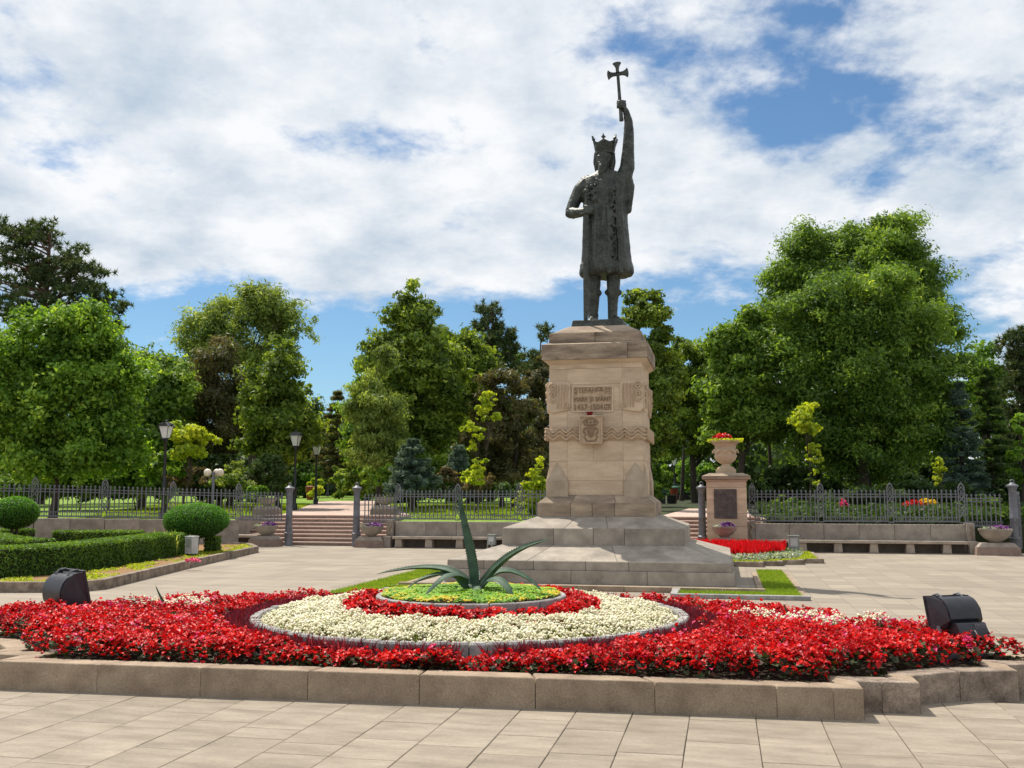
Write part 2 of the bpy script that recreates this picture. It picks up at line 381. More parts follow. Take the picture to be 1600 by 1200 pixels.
# many small pieces in one mesh, made with numpy
def npmesh(name, V, F, mat, tint=None, smooth=False):
    me = bpy.data.meshes.new(name)
    k = F.shape[1]
    me.vertices.add(len(V)); me.vertices.foreach_set('co', np.ascontiguousarray(V, dtype=np.float32).ravel())
    me.loops.add(F.size); me.loops.foreach_set('vertex_index', np.ascontiguousarray(F, dtype=np.int32).ravel())
    me.polygons.add(len(F)); me.polygons.foreach_set('loop_start', np.arange(0, F.size, k, dtype=np.int32))
    me.materials.append(mat)
    if tint is not None:
        a = me.attributes.new('tint', 'FLOAT', 'POINT'); a.data.foreach_set('value', np.ascontiguousarray(tint, dtype=np.float32))
    me.update(calc_edges=True)
    return me
def scatter(name, PV, PF, pos, yaw, tilt, scale, mat, tint, off=(0, 0, 0)):
    """stamp the little shape (PV, PF) at every position"""
    n = len(pos); PV = np.asarray(PV, float); PF = np.asarray(PF, int)
    cy, sy = np.cos(yaw), np.sin(yaw); ct, st = np.cos(tilt), np.sin(tilt)
    az = rng.uniform(0, 2 * np.pi, n); ca, sa = np.cos(az), np.sin(az)
    x, y, z = PV[:, 0][None] * scale[:, None], PV[:, 1][None] * scale[:, None], PV[:, 2][None] * scale[:, None]
    x1 = x * cy[:, None] - y * sy[:, None]; y1 = x * sy[:, None] + y * cy[:, None]
    # tilt about a random horizontal axis
    u = x1 * ca[:, None] + y1 * sa[:, None]; v = -x1 * sa[:, None] + y1 * ca[:, None]
    v2 = v * ct[:, None] - z * st[:, None]; z2 = v * st[:, None] + z * ct[:, None]
    X = u * ca[:, None] - v2 * sa[:, None] + pos[:, 0:1] - off[0]; Y = u * sa[:, None] + v2 * ca[:, None] + pos[:, 1:2] - off[1]
    Z = z2 + pos[:, 2:3] - off[2]
    V = np.stack([X, Y, Z], 2).reshape(-1, 3)
    F = (PF[None] + (np.arange(n) * len(PV))[:, None, None]).reshape(-1, PF.shape[1])
    return npmesh(name, V, F, mat, np.repeat(tint, len(PV)))
def leafquads(P, Nn, size, aspect=.55, droop=None):
    """one leaf-shaped quad per point P with normal Nn; returns V,F"""
    n = len(P)
    Nn = Nn / np.maximum(np.linalg.norm(Nn, axis=1, keepdims=True), 1e-6)
    a = rng.normal(size=(n, 3))
    if droop is not None: a = a * (1 - droop) + np.array([0, 0, -1.0]) * droop * 2
    T = a - (a * Nn).sum(1, keepdims=True) * Nn
    T /= np.maximum(np.linalg.norm(T, axis=1, keepdims=True), 1e-6)
    B = np.cross(Nn, T)
    s = size[:, None]
    V = np.stack([P - T * s * .5, P + B * s * .5 * aspect + Nn * s * .08, P + T * s * .5, P - B * s * .5 * aspect + Nn * s * .08], 1).reshape(-1, 3)
    F = np.arange(4 * n).reshape(n, 4)
    return V, F
def leaftris(P, Nn, size, aspect=.55, droop=None):
    V, F = leafquads(P, Nn, size * 1.28, aspect, droop)
    V = V.reshape(-1, 4, 3)[:, :3] ; V = V.copy(); V[:, 1] = V[:, 1] * 1.0
    return V.reshape(-1, 3), np.arange(3 * len(P)).reshape(-1, 3)
def inpoly(P, poly):
    x, y = P[:, 0], P[:, 1]; ins = np.zeros(len(P), bool); n = len(poly); j = n - 1
    for i in range(n):
        xi, yi = poly[i]; xj, yj = poly[j]
        c = ((yi > y) != (yj > y)) & (x < (xj - xi) * (y - yi) / (yj - yi + 1e-12) + xi)
        ins ^= c; j = i
    return ins
def polypts(poly, dens):
    a = np.array(poly); lo, hi = a.min(0), a.max(0)
    n = int((hi[0] - lo[0]) * (hi[1] - lo[1]) * dens)
    P = rng.uniform(lo, hi, (n, 2)); return P[inpoly(P, poly)]
def vnoise(x, y, s, seed=0):
    """smooth value noise, 0..1"""
    r0 = np.random.default_rng(seed).uniform(size=(64, 64))
    u = (x * s) % 64; v = (y * s) % 64; i = np.floor(u).astype(int); j = np.floor(v).astype(int)
    fu = u - i; fv = v - j; fu = fu * fu * (3 - 2 * fu); fv = fv * fv * (3 - 2 * fv)
    i1 = (i + 1) % 64; j1 = (j + 1) % 64; i %= 64; j %= 64
    return (r0[i, j] * (1 - fu) + r0[i1, j] * fu) * (1 - fv) + (r0[i, j1] * (1 - fu) + r0[i1, j1] * fu) * fv
# ============================================================ GROUND
tag(MB().box(-70, 70, -12, 33.35, -.3, 0).build('plaza_pavement', M['plaza']), kind='structure', label='pale sandstone slab paving of the square', cat='paving')
# park terrain behind the fence
TPROF = [(33.36, -.05), (33.37, .82), (34.2, .88), (36.3, 1.02), (44, 1.14), (56, 1.36), (70, 1.60), (110, 1.7), (900, 1.9)]
def tz(Y):
    for (a, b), (c, d) in zip(TPROF, TPROF[1:]):
        if Y <= c: return b + (d - b) * max(0, (Y - a)) / (c - a)
    return TPROF[-1][1]
def gt(px, py):
    Y = 40.0
    for _ in range(40):
        p = gz(px, py, tz(Y)); Y = .5 * Y + .5 * min(max(p.y, 33), 140)
    return gy(px, py, Y)
def terrain(name, x0, x1, mat, ys=TPROF, lift=0.0, label=None, cat=None):
    mb = MB(); vs = []; fs = []
    for y, z in ys: vs += [(x0, y, z + lift), (x1, y, z + lift)]
    for i in range(len(ys) - 1): fs.append((2 * i, 2 * i + 1, 2 * i + 3, 2 * i + 2))
    return tag(mb.add(vs, fs).build(name, mat), kind='structure', label=label, cat=cat)
CUT = [(35.56, -.05), (35.57, .975)] + TPROF[3:]
terrain('lawn', -400, -17.0, M['grass'], label='sunlit park lawn left of the steps', cat='lawn')
terrain('lawn', -17.0, -11.25, M['grass'], CUT, label='park ground above the left steps', cat='lawn')
terrain('lawn', -11.25, -5.5, M['grass'], label='sunlit park lawn between steps and pedestal', cat='lawn')
terrain('wood_floor', -5.5, -2.2, M['shadegrass'], label='shaded ground behind the pedestal', cat='ground')
terrain('wood_floor', -2.2, 1.3, M['shadegrass'], CUT, label='shaded ground above the right steps', cat='ground')
terrain('wood_floor', 1.3, 400, M['shadegrass'], label='shaded ground under the huge trees on the right', cat='ground')
for x_ in (-17.0, -11.25, -2.2, 1.3):
    tag(MB().box(x_ - .06, x_ + .06, 33.2, 35.6, -.05, 1.0).build('stair_cheek', M['wall']), kind='structure', label='side wall of the steps', cat='wall')
# stairs are cut into the front of the terrain; the paths start at their heads
def pathsheet(name, outline_px, label):
    pts = [gt(*p) for p in outline_px]
    # cut into strips at the terrain's profile breaks
    ys = sorted(set([y for y, _ in TPROF if min(p.y for p in pts) < y < max(p.y for p in pts)] + [p.y for p in pts]))
    def xr(Y):
        xs = []
        n = len(pts)
        for i in range(n):
            a, b = pts[i], pts[(i + 1) % n]
            if min(a.y, b.y) - 1e-6 <= Y <= max(a.y, b.y) + 1e-6 and abs(a.y - b.y) > 1e-6:
                xs.append(a.x + (b.x - a.x) * (Y - a.y) / (b.y - a.y))
            elif abs(a.y - Y) < 1e-6: xs.append(a.x)
        return min(xs), max(xs)
    vs = []; fs = []
    for Y in ys:
        a, b = xr(Y); vs += [(a, Y, tz(Y) + .012), (b, Y, tz(Y) + .012)]
    for i in range(len(ys) - 1): fs.append((2 * i, 2 * i + 1, 2 * i + 3, 2 * i + 2))
    return tag(MB().add(vs, fs).build(name, M['path']), kind='structure', label=label, cat='path')
pathsheet('park_path', [(440, 804.5), (640, 804.5), (596, 779), (500, 779)], 'broad pink paved path rising into the park beyond the left steps')
pathsheet('park_path', [(1030, 808), (1176, 808), (1165, 795), (1076, 795)], 'pink paved path with tree shade beyond the right steps')

# ------------------------------------------------------------ slabs laid one by one where they can be told apart
def slabs(x0, x1, y0, y1, keep):
    mb_tmpl = {}
    cnt = 0
    root = slabroot
    k = 0; x = x0
    while x < x1 - .1:
        w = float(rng.choice([.46, .49, .505, .52, .55]))
        y = y0 - rng.uniform(0, .6)
        while y < y1:
            l = float(rng.choice([.42, .55, .72, .86, 1.05, 1.3]))
            if rng.random() < .10: l = .3
            cx, cyy = x + w / 2, y + l / 2
            if keep(cx, cyy, w, l):
                key = (round(l, 2), w)
                if key not in mb_tmpl:
                    mb = MB(); g = .0028
                    hx, hy = w / 2 - g, l / 2 - g; b = .004
                    mb.prism([(-hx, -hy), (hx, -hy), (hx, hy), (-hx, hy)], 0, .012)
                    mb.prism([(-hx, -hy), (hx, -hy), (hx, hy), (-hx, hy)], .012, .016, [(-hx + b, -hy + b), (hx - b, -hy + b), (hx - b, hy - b), (-hx + b, hy - b)])
                    mb_tmpl[key] = mb.mesh('paving_slab', M['slab'])
                o = link('paving_slab', mb_tmpl[key], root, (cx, cyy, .0005 + rng.uniform(0, .0025)), (rng.uniform(-.002, .002), rng.uniform(-.002, .002), rng.uniform(-.004, .004)))
                cnt += 1
            y += l
        x += w; k += 1
    return cnt
slabroot = bpy.data.objects.new('paving', None); COL.objects.link(slabroot)
tag(slabroot, 'pale stone slabs laid in strips around the red flower bed', 'paving', kind='structure')
JO = MB().add([(-16, 4, .002), (12, 4, .002), (12, 14.2, .002), (-16, 14.2, .002)], [(0, 1, 2, 3)]).build('joint_bed', M['joint'], slabroot)
def inview(x, y, m=25):
    v = Vector((x, y, 0)) - CP; q = v.dot(FW)
    if q < 1: return False
    px, py = 800 + FOC * v.dot(RT) / q, 600 - FOC * v.dot(UPV) / q
    return -90 < px < 1690 and py < 1250
def keepslab(x, y, w, l):
    if not inview(x, y): return False
    if -8.2 < x < 1.3 and 8.9 < y < 13.3: return False
    if 1.2 < x < 2.6 and 10.1 < y < 11.9 : return False
    if y > 14.2 - .4: return False
    return True
nsl = slabs(-14.2, 11.0, 4.6, 14.2, keepslab)
print('slabs', nsl)

# ============================================================ FLOWER BED
BED = [(-6.62, 8.235), (1.06, 8.52), (1.06, 8.84), (1.545, 8.87), (1.545, 9.20), (1.98, 9.50), (2.49, 9.64), (2.49, 9.98), (3.0, 10.0), (3.0, 10.45),
       (2.5, 10.9), (1.9, 11.55), (1.2, 12.3), (.4, 13.1), (-1.0, 14.02), (-4.8, 14.02), (-6.0, 13.05), (-7.15, 12.3), (-7.85, 11.5), (-8.7, 10.75), (-8.7, 10.0),
       (-8.15, 9.95), (-8.15, 9.45), (-7.45, 9.3), (-7.05, 8.95), (-7.05, 8.62), (-6.62, 8.6)]
CX, CYc = -2.889, 11.45
def inset(poly, d):
    n = len(poly); out_ = []
    for i in range(n):
        a, b, c = Vector(poly[i - 1]), Vector(poly[i]), Vector(poly[(i + 1) % n])
        e1 = (b - a).normalized(); e2 = (c - b).normalized()
        n1 = Vector((-e1.y, e1.x)); n2 = Vector((-e2.y, e2.x))
        k = 1 + n1.dot(n2)
        out_.append(tuple(b + (n1 + n2) * (d / max(k, .3))))
    return out_
BIN = inset(BED, .235)
KH = .268
kerb = thing('bed_kerb', 'stepped pale stone kerb around the big red flower bed', 'kerb', (CX, CYc, 0))
def kerb_stones(path_o, path_i, cuts, parent, h, mat, ch=.022, dark=()):
    """stones between outer and inner outline; cuts[i] = fractions where side i is cut"""
    n = len(path_o)
    for i in range(n):
        a, b = Vector(path_o[i]), Vector(path_o[(i + 1) % n]); ai, bi = Vector(path_i[i]), Vector(path_i[(i + 1) % n])
        fr = [0] + list(cuts.get(i, [])) + [1]
        for q0, q1 in zip(fr, fr[1:]):
            g0 = .0035 / max((b - a).length, .1); g1 = g0
            p = [a.lerp(b, q0 + g0), a.lerp(b, q1 - g1), ai.lerp(bi, q1 - g1), ai.lerp(bi, q0 + g0)]
            c = sum(p, Vector((0, 0))) / 4
            t1 = [v + (c - v).normalized() * ch * .35 for v in p]; t2 = [v + (c - v).normalized() * ch * 1.3 for v in p]
            m = MB(); P_ = [tuple(v) for v in p]; T1 = [tuple(v) for v in t1]; T2 = [tuple(v) for v in t2]
            m.v = [(x, y, .0) for x, y in P_] + [(x, y, h - ch * 1.3) for x, y in P_] + [(x, y, h - ch * .35) for x, y in T1] + [(x, y, h) for x, y in T2]
            m.f = [(3, 2, 1, 0), (12, 13, 14, 15)]
            for lv in range(3):
                for k in range(4): m.f.append((lv * 4 + k, lv * 4 + (k + 1) % 4, lv * 4 + 4 + (k + 1) % 4, lv * 4 + 4 + k))
            m.build('kerb_stone', mat if i not in dark else M['kerbdark'], parent)
def cutsfor(poly, spec, L0=1.0):
    d = dict(spec); n = len(poly)
    for i in range(n):
        if i in d: continue
        l = (Vector(poly[(i + 1) % n]) - Vector(poly[i])).length
        k = max(1, round(l / L0)); d[i] = [j / k for j in range(1, k)]
    return d
FL = 7.68
spec = {0: [(x + 6.62) / FL for x in (-5.57, -4.57, -3.57, -2.57, -1.57, -.58, .39, .83)], 1: [], 2: [.38], 3: [], 4: [], 5: [], 6: []}
kerb_stones(BED, BIN, cutsfor(BED, spec), kerb, KH, M['kerb'], dark=(2, 4, 5, 7))
SOILZ = .225
so = MB(); so.v = [(x, y, SOILZ) for x, y in BIN]; so.f = [tuple(range(len(BIN)))]
me_s = bpy.data.meshes.new('soil'); me_s.from_pydata(so.v, [], so.f); me_s.materials.append(M['soil'])
bm = bmesh.new(); bm.from_mesh(me_s); bmesh.ops.triangulate(bm, faces=bm.faces); bm.to_mesh(me_s); bm.free()
tag(link('soil', me_s), kind='structure', label='dark soil of the big flower bed', cat='soil')

# outer ring of upright edging stones
ring = thing('ring_edging', 'round dark palisade edging holding the bank of cream flowers', 'edging', (CX, CYc, SOILZ))
NR = 92; RR = 2.44
sm = MB()
w = 2 * math.pi * RR / NR * .5 - .004
prof = [(-w, .05), (-w, -.035), (-w * .6, -.055), (w * .6, -.055), (w, -.035), (w, .05)]
sm.prism(prof, -.15, .20); sm.prism(prof, .20, .22, [(x * .82, y * .75) for x, y in prof])
me = sm.mesh('edging_stone', M['conc'], False)
for k in range(NR):
    a = 2 * math.pi * k / NR
    link('edging_stone', me, ring, (RR * math.cos(a), RR * math.sin(a), rng.uniform(-.004, .008)), (rng.uniform(-.02, .02), rng.uniform(-.01, .01), a + math.pi / 2))
core = MB().lathe([(2.40, -.1), (2.40, .12), (1.9, .17), (1.5, .20), (0.01, .24)], (CX, CYc, SOILZ), 64)
tag(core.build('planted_mound', M['soil'], None, True), kind='structure', label='soil mound inside the round edging', cat='soil')
# inner ring
ring2 = thing('ring_edging', 'small round concrete edging around the green cushion under the agave', 'edging', (CX, CYc, .5))
IR = 1.10; NI = 22
for k in range(NI):
    a0 = 2 * math.pi * k / NI + .006; a1 = 2 * math.pi * (k + 1) / NI - .006
    po = []
    for t_ in np.linspace(a0, a1, 4): po.append((CX + IR * math.cos(t_), CYc + IR * math.sin(t_)))
    for t_ in np.linspace(a1, a0, 4): po.append((CX + (IR - .065) * math.cos(t_), CYc + (IR - .065) * math.sin(t_)))
    MB().prism(po, .50, .645).build('edging_stone', M['conc'], ring2, False, .01)
tag(MB().lathe([(1.045, .5), (1.04, .61), (.6, .65), (.01, .66)], (CX, CYc, 0), 40).build('cushion_soil', M['soil'], None, True), kind='structure', label='soil inside the small ring', cat='soil')

# flower shapes
def blossom(r_=.028):
    V = [(0, 0, -.006)]; Fq = []
    for k in range(4):
        a = k * math.pi / 2
        big_ = 1.0 if k % 2 == 0 else .78
        ca, sa_ = math.cos(a), math.sin(a)
        i = len(V)
        V += [(ca * r_ * .55 * big_ - sa_ * r_ * .5, sa_ * r_ * .55 * big_ + ca * r_ * .5, .011),
              (ca * r_ * 1.15 * big_, sa_ * r_ * 1.15 * big_, .012 if k % 2 else -.004),
              (ca * r_ * .55 * big_ + sa_ * r_ * .5, sa_ * r_ * .55 * big_ - ca * r_ * .5, .006)]
        Fq.append((0, i + 2, i + 1, i))
    return V, Fq
BV, BF = blossom(.024)
def roundleaf(r_=.035):
    V = [(0, -r_, 0), (r_ * .9, 0, .008), (0, r_, .002), (-r_ * .9, 0, .010)]
    return V, [(0, 1, 2, 3)]
LV, LF = roundleaf()
RIM = BIN
rr_ = lambda P: np.hypot(P[:, 0] - CX, P[:, 1] - CYc)
def segdist(P, poly):
    d = np.full(len(P), 9.0); n = len(poly)
    for i in range(n):
        a = np.array(poly[i]); b = np.array(poly[(i + 1) % n]); e = b - a
        t_ = np.clip(((P - a) @ e) / (e @ e + 1e-9), 0, 1)
        d = np.minimum(d, np.hypot(*(P - a - t_[:, None] * e).T))
    return d
def bedh(P):
    """height of the planting over the bed: each plant is a little mound"""
    d = segdist(P, RIM)
    rq = rr_(P) - RR
    base = SOILZ + .03 + (.055 + .07 * np.clip(np.abs(P[:, 0] - CX) / 3.0, 0, 1)) * np.clip(d / .10, 0, 1) ** .7 - .075 * np.exp(-(rq / .28) ** 2) * (P[:, 1] < CYc - 1)
    return base - .012 + .085 * vnoise(P[:, 0], P[:, 1], 5.2, 3) + .06 * vnoise(P[:, 0], P[:, 1], 1.6, 5)
SPOTS = [  # pale and pink patches in the red
    (-6.55, 11.35, .75, .30), (1.05, 11.3, .95, .30), (.35, 11.6, .45, .22)]
def patch(P):
    v = np.zeros(len(P))
    for x, y, rx, ry in SPOTS: v = np.maximum(v, 1.25 - np.sqrt(((P[:, 0] - x) / rx) ** 2 + ((P[:, 1] - y) / ry) ** 2))
    return v + (vnoise(P[:, 0], P[:, 1], 7, 9) - .5) * .9
def purplezone(P):
    r1 = rr_(P); ang = np.arctan2(P[:, 1] - CYc, P[:, 0] - CX)
    w_ = .09 + .18 * np.abs(np.cos(ang)) ** 3
    return (r1 < RR + .07 + w_ * (.6 + .8 * vnoise(P[:, 0], P[:, 1], 4, 12))) & (r1 > RR + .055) & (vnoise(P[:, 0], P[:, 1], 3.6, 15) + .42 * np.abs(np.cos(ang)) ** 2 > .50)
P = polypts(BIN, 285); r1 = rr_(P)
P = P[(r1 > RR + .12 + .05 * (P[:, 1] < CYc))]
headz = rng.normal(0, .020, len(P)); HN = 7
P = np.repeat(P, HN, 0); headz = np.repeat(headz, HN); hoff = rng.normal(size=(len(P), 3)) * np.array([.030, .030, .020]); P = P + hoff[:, :2]
# blossoms sit on plants: drop those in the dips between plants
keep = (vnoise(P[:, 0], P[:, 1], 5.2, 3) + np.repeat(rng.uniform(-.28, .28, len(P) // HN), HN) > .16) & (segdist(P, RIM) > .0) & inpoly(P, RIM)
FLD = [(-7.85, 11.15, .30), (2.12, 10.72, .34)]
for x, y, r_ in FLD: keep &= np.hypot(P[:, 0] - x, (P[:, 1] - y) * 1.6) > r_
P = P[keep]; headz = headz[keep] + hoff[keep][:, 2]; pz = purplezone(P); pt = patch(P)
h = bedh(P) + headz
red = (~pz) & (pt < .35 + .0) | ((pt < .75) & (rng.random(len(P)) < .3) & ~pz)
Pr = np.column_stack([P[red], h[red]])
tint = np.clip(rng.beta(1.6, 1.3, len(Pr)) * .95 + .3 * (vnoise(Pr[:, 0], Pr[:, 1], 2.2, 21) - .5), 0, 1)
tag(link('red_begonias', scatter('red_begonias', BV, BF, Pr, rng.uniform(0, 6.28, len(Pr)), rng.normal(.5, .6, len(Pr)), rng.uniform(.6, 1.2, len(Pr)), M['begonia'], tint)),
    'mass of bright red begonias filling the stepped stone bed', 'flowers', kind='stuff')
pk = (~red) & (~pz) & (rng.random(len(P)) < .55) | ((rng.random(len(P)) < .012) & ~pz)
Pk = np.column_stack([P[pk], h[pk] + .01])
tag(link('pink_begonias', scatter('pink_begonias', BV, BF, Pk, rng.uniform(0, 6.28, len(Pk)), np.abs(rng.normal(.3, .4, len(Pk))), rng.uniform(.8, 1.2, len(Pk)), M['magenta'], rng.uniform(0, 1, len(Pk)))),
    'pink and magenta begonias in patches among the red ones', 'flowers', kind='stuff')
wk = (pt > .55) & (~pz) & (rng.random(len(P)) < .55)
Pw = np.column_stack([P[wk], h[wk] + .02])
# foliage under the blossoms
Q = polypts(BIN, 760); Q = Q[(rr_(Q) > RR + .09)]; Q = Q[~purplezone(Q)]
hq = bedh(Q) - rng.uniform(.0, .12, len(Q)); hq = np.maximum(hq, SOILZ + .01)
Q3 = np.column_stack([Q, hq])
tag(link('begonia_foliage', scatter('begonia_foliage', LV, LF, Q3, rng.uniform(0, 6.28, len(Q3)), rng.normal(0, .6, len(Q3)), rng.uniform(.7, 1.3, len(Q3)), M['begleaf'], rng.uniform(0, 1, len(Q3)))),
    'dark bronze and green leaves under the red begonias', 'foliage', kind='stuff')
# purple spiky foliage round the ring
Q = polypts(BIN, 1000); Q = Q[purplezone(Q)]
nQ = len(Q); n5 = 5
PB = np.repeat(Q, n5, 0) + rng.normal(0, .012, (nQ * n5, 2))
zb = np.full(len(PB), SOILZ)
ln = rng.uniform(.12, .27, len(PB)); dr = rng.normal(size=(len(PB), 2)) * .35
tip = np.column_stack([PB + dr * ln[:, None], zb + ln]); wv = rng.normal(size=(len(PB), 2)); wv /= np.linalg.norm(wv, axis=1, keepdims=True)
mid = np.column_stack([PB + dr * ln[:, None] * .5, zb + ln * .6])
bas = np.column_stack([PB, zb]); wv3 = np.column_stack([wv * .011, np.zeros(len(PB))])
V = np.stack([bas, mid - wv3, tip, mid + wv3], 1).reshape(-1, 3)
tag(link('purple_foliage', npmesh('purple_foliage', V, np.arange(len(V)).reshape(-1, 4), M['purple'], np.repeat(rng.uniform(0, 1, len(PB)), 4))),
    'dark purple spiky leaves in front of the round edging', 'foliage', kind='stuff')
# cream alyssum bank
OV = [(0, 0, 1), (1, 0, .1), (0, 1, .1), (-1, 0, .1), (0, -1, .1), (0, 0, -.5)]
OV = [(x * .017, y * .017, z * .017) for x, y, z in OV]
OF = [(0, 1, 2), (0, 2, 3), (0, 3, 4), (0, 4, 1), (5, 2, 1), (5, 4, 3)]
n = 32000
rad = np.sqrt(rng.uniform(1.52 ** 2, 2.385 ** 2, n)); ang = rng.uniform(0, 2 * np.pi, n)
P = np.column_stack([CX + rad * np.cos(ang), CYc + rad * np.sin(ang)])
def mound(rad): return SOILZ + .12 + (2.42 - np.minimum(rad, 2.42)) / 1.1 * .11
mn = vnoise(P[:, 0], P[:, 1], 6, 31); kp = mn + rng.uniform(-.3, .3, n) > .32; P = P[kp]; rad = rad[kp]; mn = mn[kp]
h = mound(rad) + .045 + .10 * mn + rng.uniform(-.03, .03, len(P)); h -= np.clip(rad - 2.22, 0, .2) * .45
P3 = np.column_stack([P, h]); P3 = np.vstack([P3, np.repeat(Pw, 3, 0) + rng.normal(0, .015, (len(Pw) * 3, 3))])
tag(link('cream_alyssum', scatter('cream_alyssum', OV, OF, P3, rng.uniform(0, 6.28, len(P3)), rng.normal(0, .5, len(P3)), rng.uniform(.6, 1.25, len(P3)), M['alyssum'], np.clip(rng.beta(2.5, 1.4, len(P3)), 0, 1))),
    'bank of small cream white flowers inside the round edging', 'flowers', kind='stuff')
n = 16000
rad = np.sqrt(rng.uniform(1.3 ** 2, 2.37 ** 2, n)); ang = rng.uniform(0, 2 * np.pi, n)
P = np.column_stack([CX + rad * np.cos(ang), CYc + rad * np.sin(ang), mound(rad) + rng.uniform(0, .055, n)])
Nn = rng.normal(size=(n, 3)); Nn[:, 2] = np.abs(Nn[:, 2]) * .7
V, F = leafquads(P, Nn, rng.uniform(.04, .08, n), .28)
tag(link('alyssum_foliage', npmesh('alyssum_foliage', V, F, M['lf_willow'], np.repeat(rng.uniform(0, 1, n), 4))), 'thin pale green leaves under the cream flowers', 'foliage', kind='stuff')
# inner ring of red begonias
n = 5600
rad = rng.uniform(1.13, 1.58, n); ang = rng.uniform(0, 2 * np.pi, n)
P = np.column_stack([CX + rad * np.cos(ang), CYc + rad * np.sin(ang)])
mn = vnoise(P[:, 0], P[:, 1], 5.5, 41)
h = .46 + .145 * np.sin(np.clip((rad - 1.02) / .50, 0, 1) * math.pi) ** .6 + .10 * (mn - .5) + rng.uniform(-.07, .02, n)
kp = mn + rng.uniform(-.3, .3, n) > .2; P3 = np.column_stack([P, h])[kp]
tag(link('red_begonias', scatter('red_begonias', BV, BF, P3, rng.uniform(0, 6.28, len(P3)), np.abs(rng.normal(.4, .5, len(P3))), rng.uniform(.85, 1.5, len(P3)), M['begonia'], rng.uniform(0.1, 1, len(P3)))),
    'ring of red begonias between the cream flowers and the agave cushion', 'flowers', kind='stuff')
Q3 = np.column_stack([P, h - rng.uniform(.02, .10, n)])
tag(link('begonia_foliage', scatter('begonia_foliage', LV, LF, Q3, rng.uniform(0, 6.28, n), rng.normal(0, .6, n), rng.uniform(.7, 1.2, n), M['begleaf'], rng.uniform(0, 1, n))),
    'dark leaves of the inner ring of begonias', 'foliage', kind='stuff')
# sedum cushion
n = 9000
rad = 1.03 * np.sqrt(rng.uniform(0, 1, n)); ang = rng.uniform(0, 2 * np.pi, n)
P = np.column_stack([CX + rad * np.cos(ang), CYc + rad * np.sin(ang)]); mn = vnoise(P[:, 0], P[:, 1], 6, 51)
h = .635 + .045 * np.sqrt(np.clip(1.05 - rad, 0, 1)) + .035 * mn + rng.uniform(-.01, .012, n)
tn = np.clip(.25 + .35 * mn + .75 * (rad / 1.03) ** 3 * (vnoise(P[:, 0], P[:, 1], 9, 52) > .35) - .1 + rng.normal(0, .15, n), 0, 1)
SV = [(0, 0, .7), (1, 0, .3), (0, 1, .3), (-1, 0, .3), (0, -1, .3)]
SV = [(x * .017, y * .017, z * .022) for x, y, z in SV]; SF = [(0, 1, 2), (0, 2, 3), (0, 3, 4), (0, 4, 1)]
P3 = np.column_stack([P, h])
tag(link('sedum_cushion', scatter('sedum_cushion', SV, SF, P3, rng.uniform(0, 6.28, n), rng.normal(0, .4, n), rng.uniform(.7, 1.4, n), M['sedum'], tn)),
    'low green and yellow sedum cushion around the agave', 'ground cover', kind='stuff')

# ------------------------------------------------------------ agave
def bezier(p, n=14):
    p = [Vector(q) for q in p]; o = []
    for i in range(n + 1):
        t_ = i / n; q = list(p)
        while len(q) > 1: q = [a.lerp(b, t_) for a, b in zip(q, q[1:])]
        o.append(q[0])
    return o
def agave_leaf(root, pts, w, thick=.03, gutter=.35, face=None, teeth=True, name='leaf'):
    w = w * .82
    c = bezier(pts, 18); n = len(c); mb = MB(); vs = []
    for i, p in enumerate(c):
        t_ = i / (n - 1)
        d = (c[min(i + 1, n - 1)] - c[max(i - 1, 0)]).normalized()
        f = Vector(face) if face else Vector((0, 0, 1))
        side = d.cross(f)
        if side.length < .05: side = d.cross(Vector((0, -1, 0)))
        side.normalize(); nrm = side.cross(d).normalized()
        ww = w * (.62 + .38 * math.sin(min(t_ / .45, 1) * math.pi / 2)) * max(0.015, (1 - t_) ** .62 if t_ > .45 else 1 * (1 - .45) ** .62 + (.45 - t_) * .55) / (1 - .45) ** .62
        ww = min(ww, w)
        th = thick * (1 - t_) ** .7 + .002
        for u, lift in ((-1, gutter * ww * .5), (-.5, gutter * ww * .12), (0, 0), (.5, gutter * ww * .12), (1, gutter * ww * .5)):
            vs.append(p + side * (u * ww / 2) + nrm * lift)
        for u, lift in ((1, gutter * ww * .5 - th * .25), (.5, -th * .8), (0, -th * 1.1), (-.5, -th * .8), (-1, gutter * ww * .5 - th * .25)):
            vs.append(p + side * (u * ww / 2) + nrm * lift)
    fs = []
    for i in range(n - 1):
        for k in range(10): fs.append((i * 10 + k, i * 10 + (k + 1) % 10, (i + 1) * 10 + (k + 1) % 10, (i + 1) * 10 + k))
    fs.append(tuple(range(9, -1, -1))); fs.append(tuple((n - 1) * 10 + k for k in range(10)))
    mb.add(vs, fs)
    lf = mb.build(name, M['agave'], root, True)
    if teeth:
        tb = MB()
        for i in range(1, n - 2):
            for e in (0, 4):
                for q in (0, .5):
                    a = vs[i * 10 + e].lerp(vs[(i + 1) * 10 + e], q); b = vs[i * 10 + e].lerp(vs[(i + 1) * 10 + e], q + .28)
                    o_ = (vs[i * 10 + e] - vs[i * 10 + 2]).normalized()
                    tb.add([a, b, (a + b) / 2 + o_ * .014, (a + b) / 2 + Vector((0, 0, -.005))], [(0, 1, 2), (0, 2, 3), (1, 3, 2), (0, 3, 1)])
        tag(tb.build('thorns', M['black'], lf), kind='stuff')
    return lf
AG = thing('agave', 'big grey green agave with seven long leaves in the middle of the bed', 'agave', (CX + .02, CYc, .66))
def AP(px, py, Y): return tuple(gy(px, py, Y))
b0 = Vector((CX + .03, CYc, .67))
def base(dx, dy, dz=0.0): return tuple(b0 + Vector((dx, dy, dz)))
agave_leaf(AG, [base(.02, 0, .03), AP(742, 870, 11.4), AP(728, 830, 11.45), AP(716, 770, 11.5)], .135, .05, .5, (0, -1, .2))
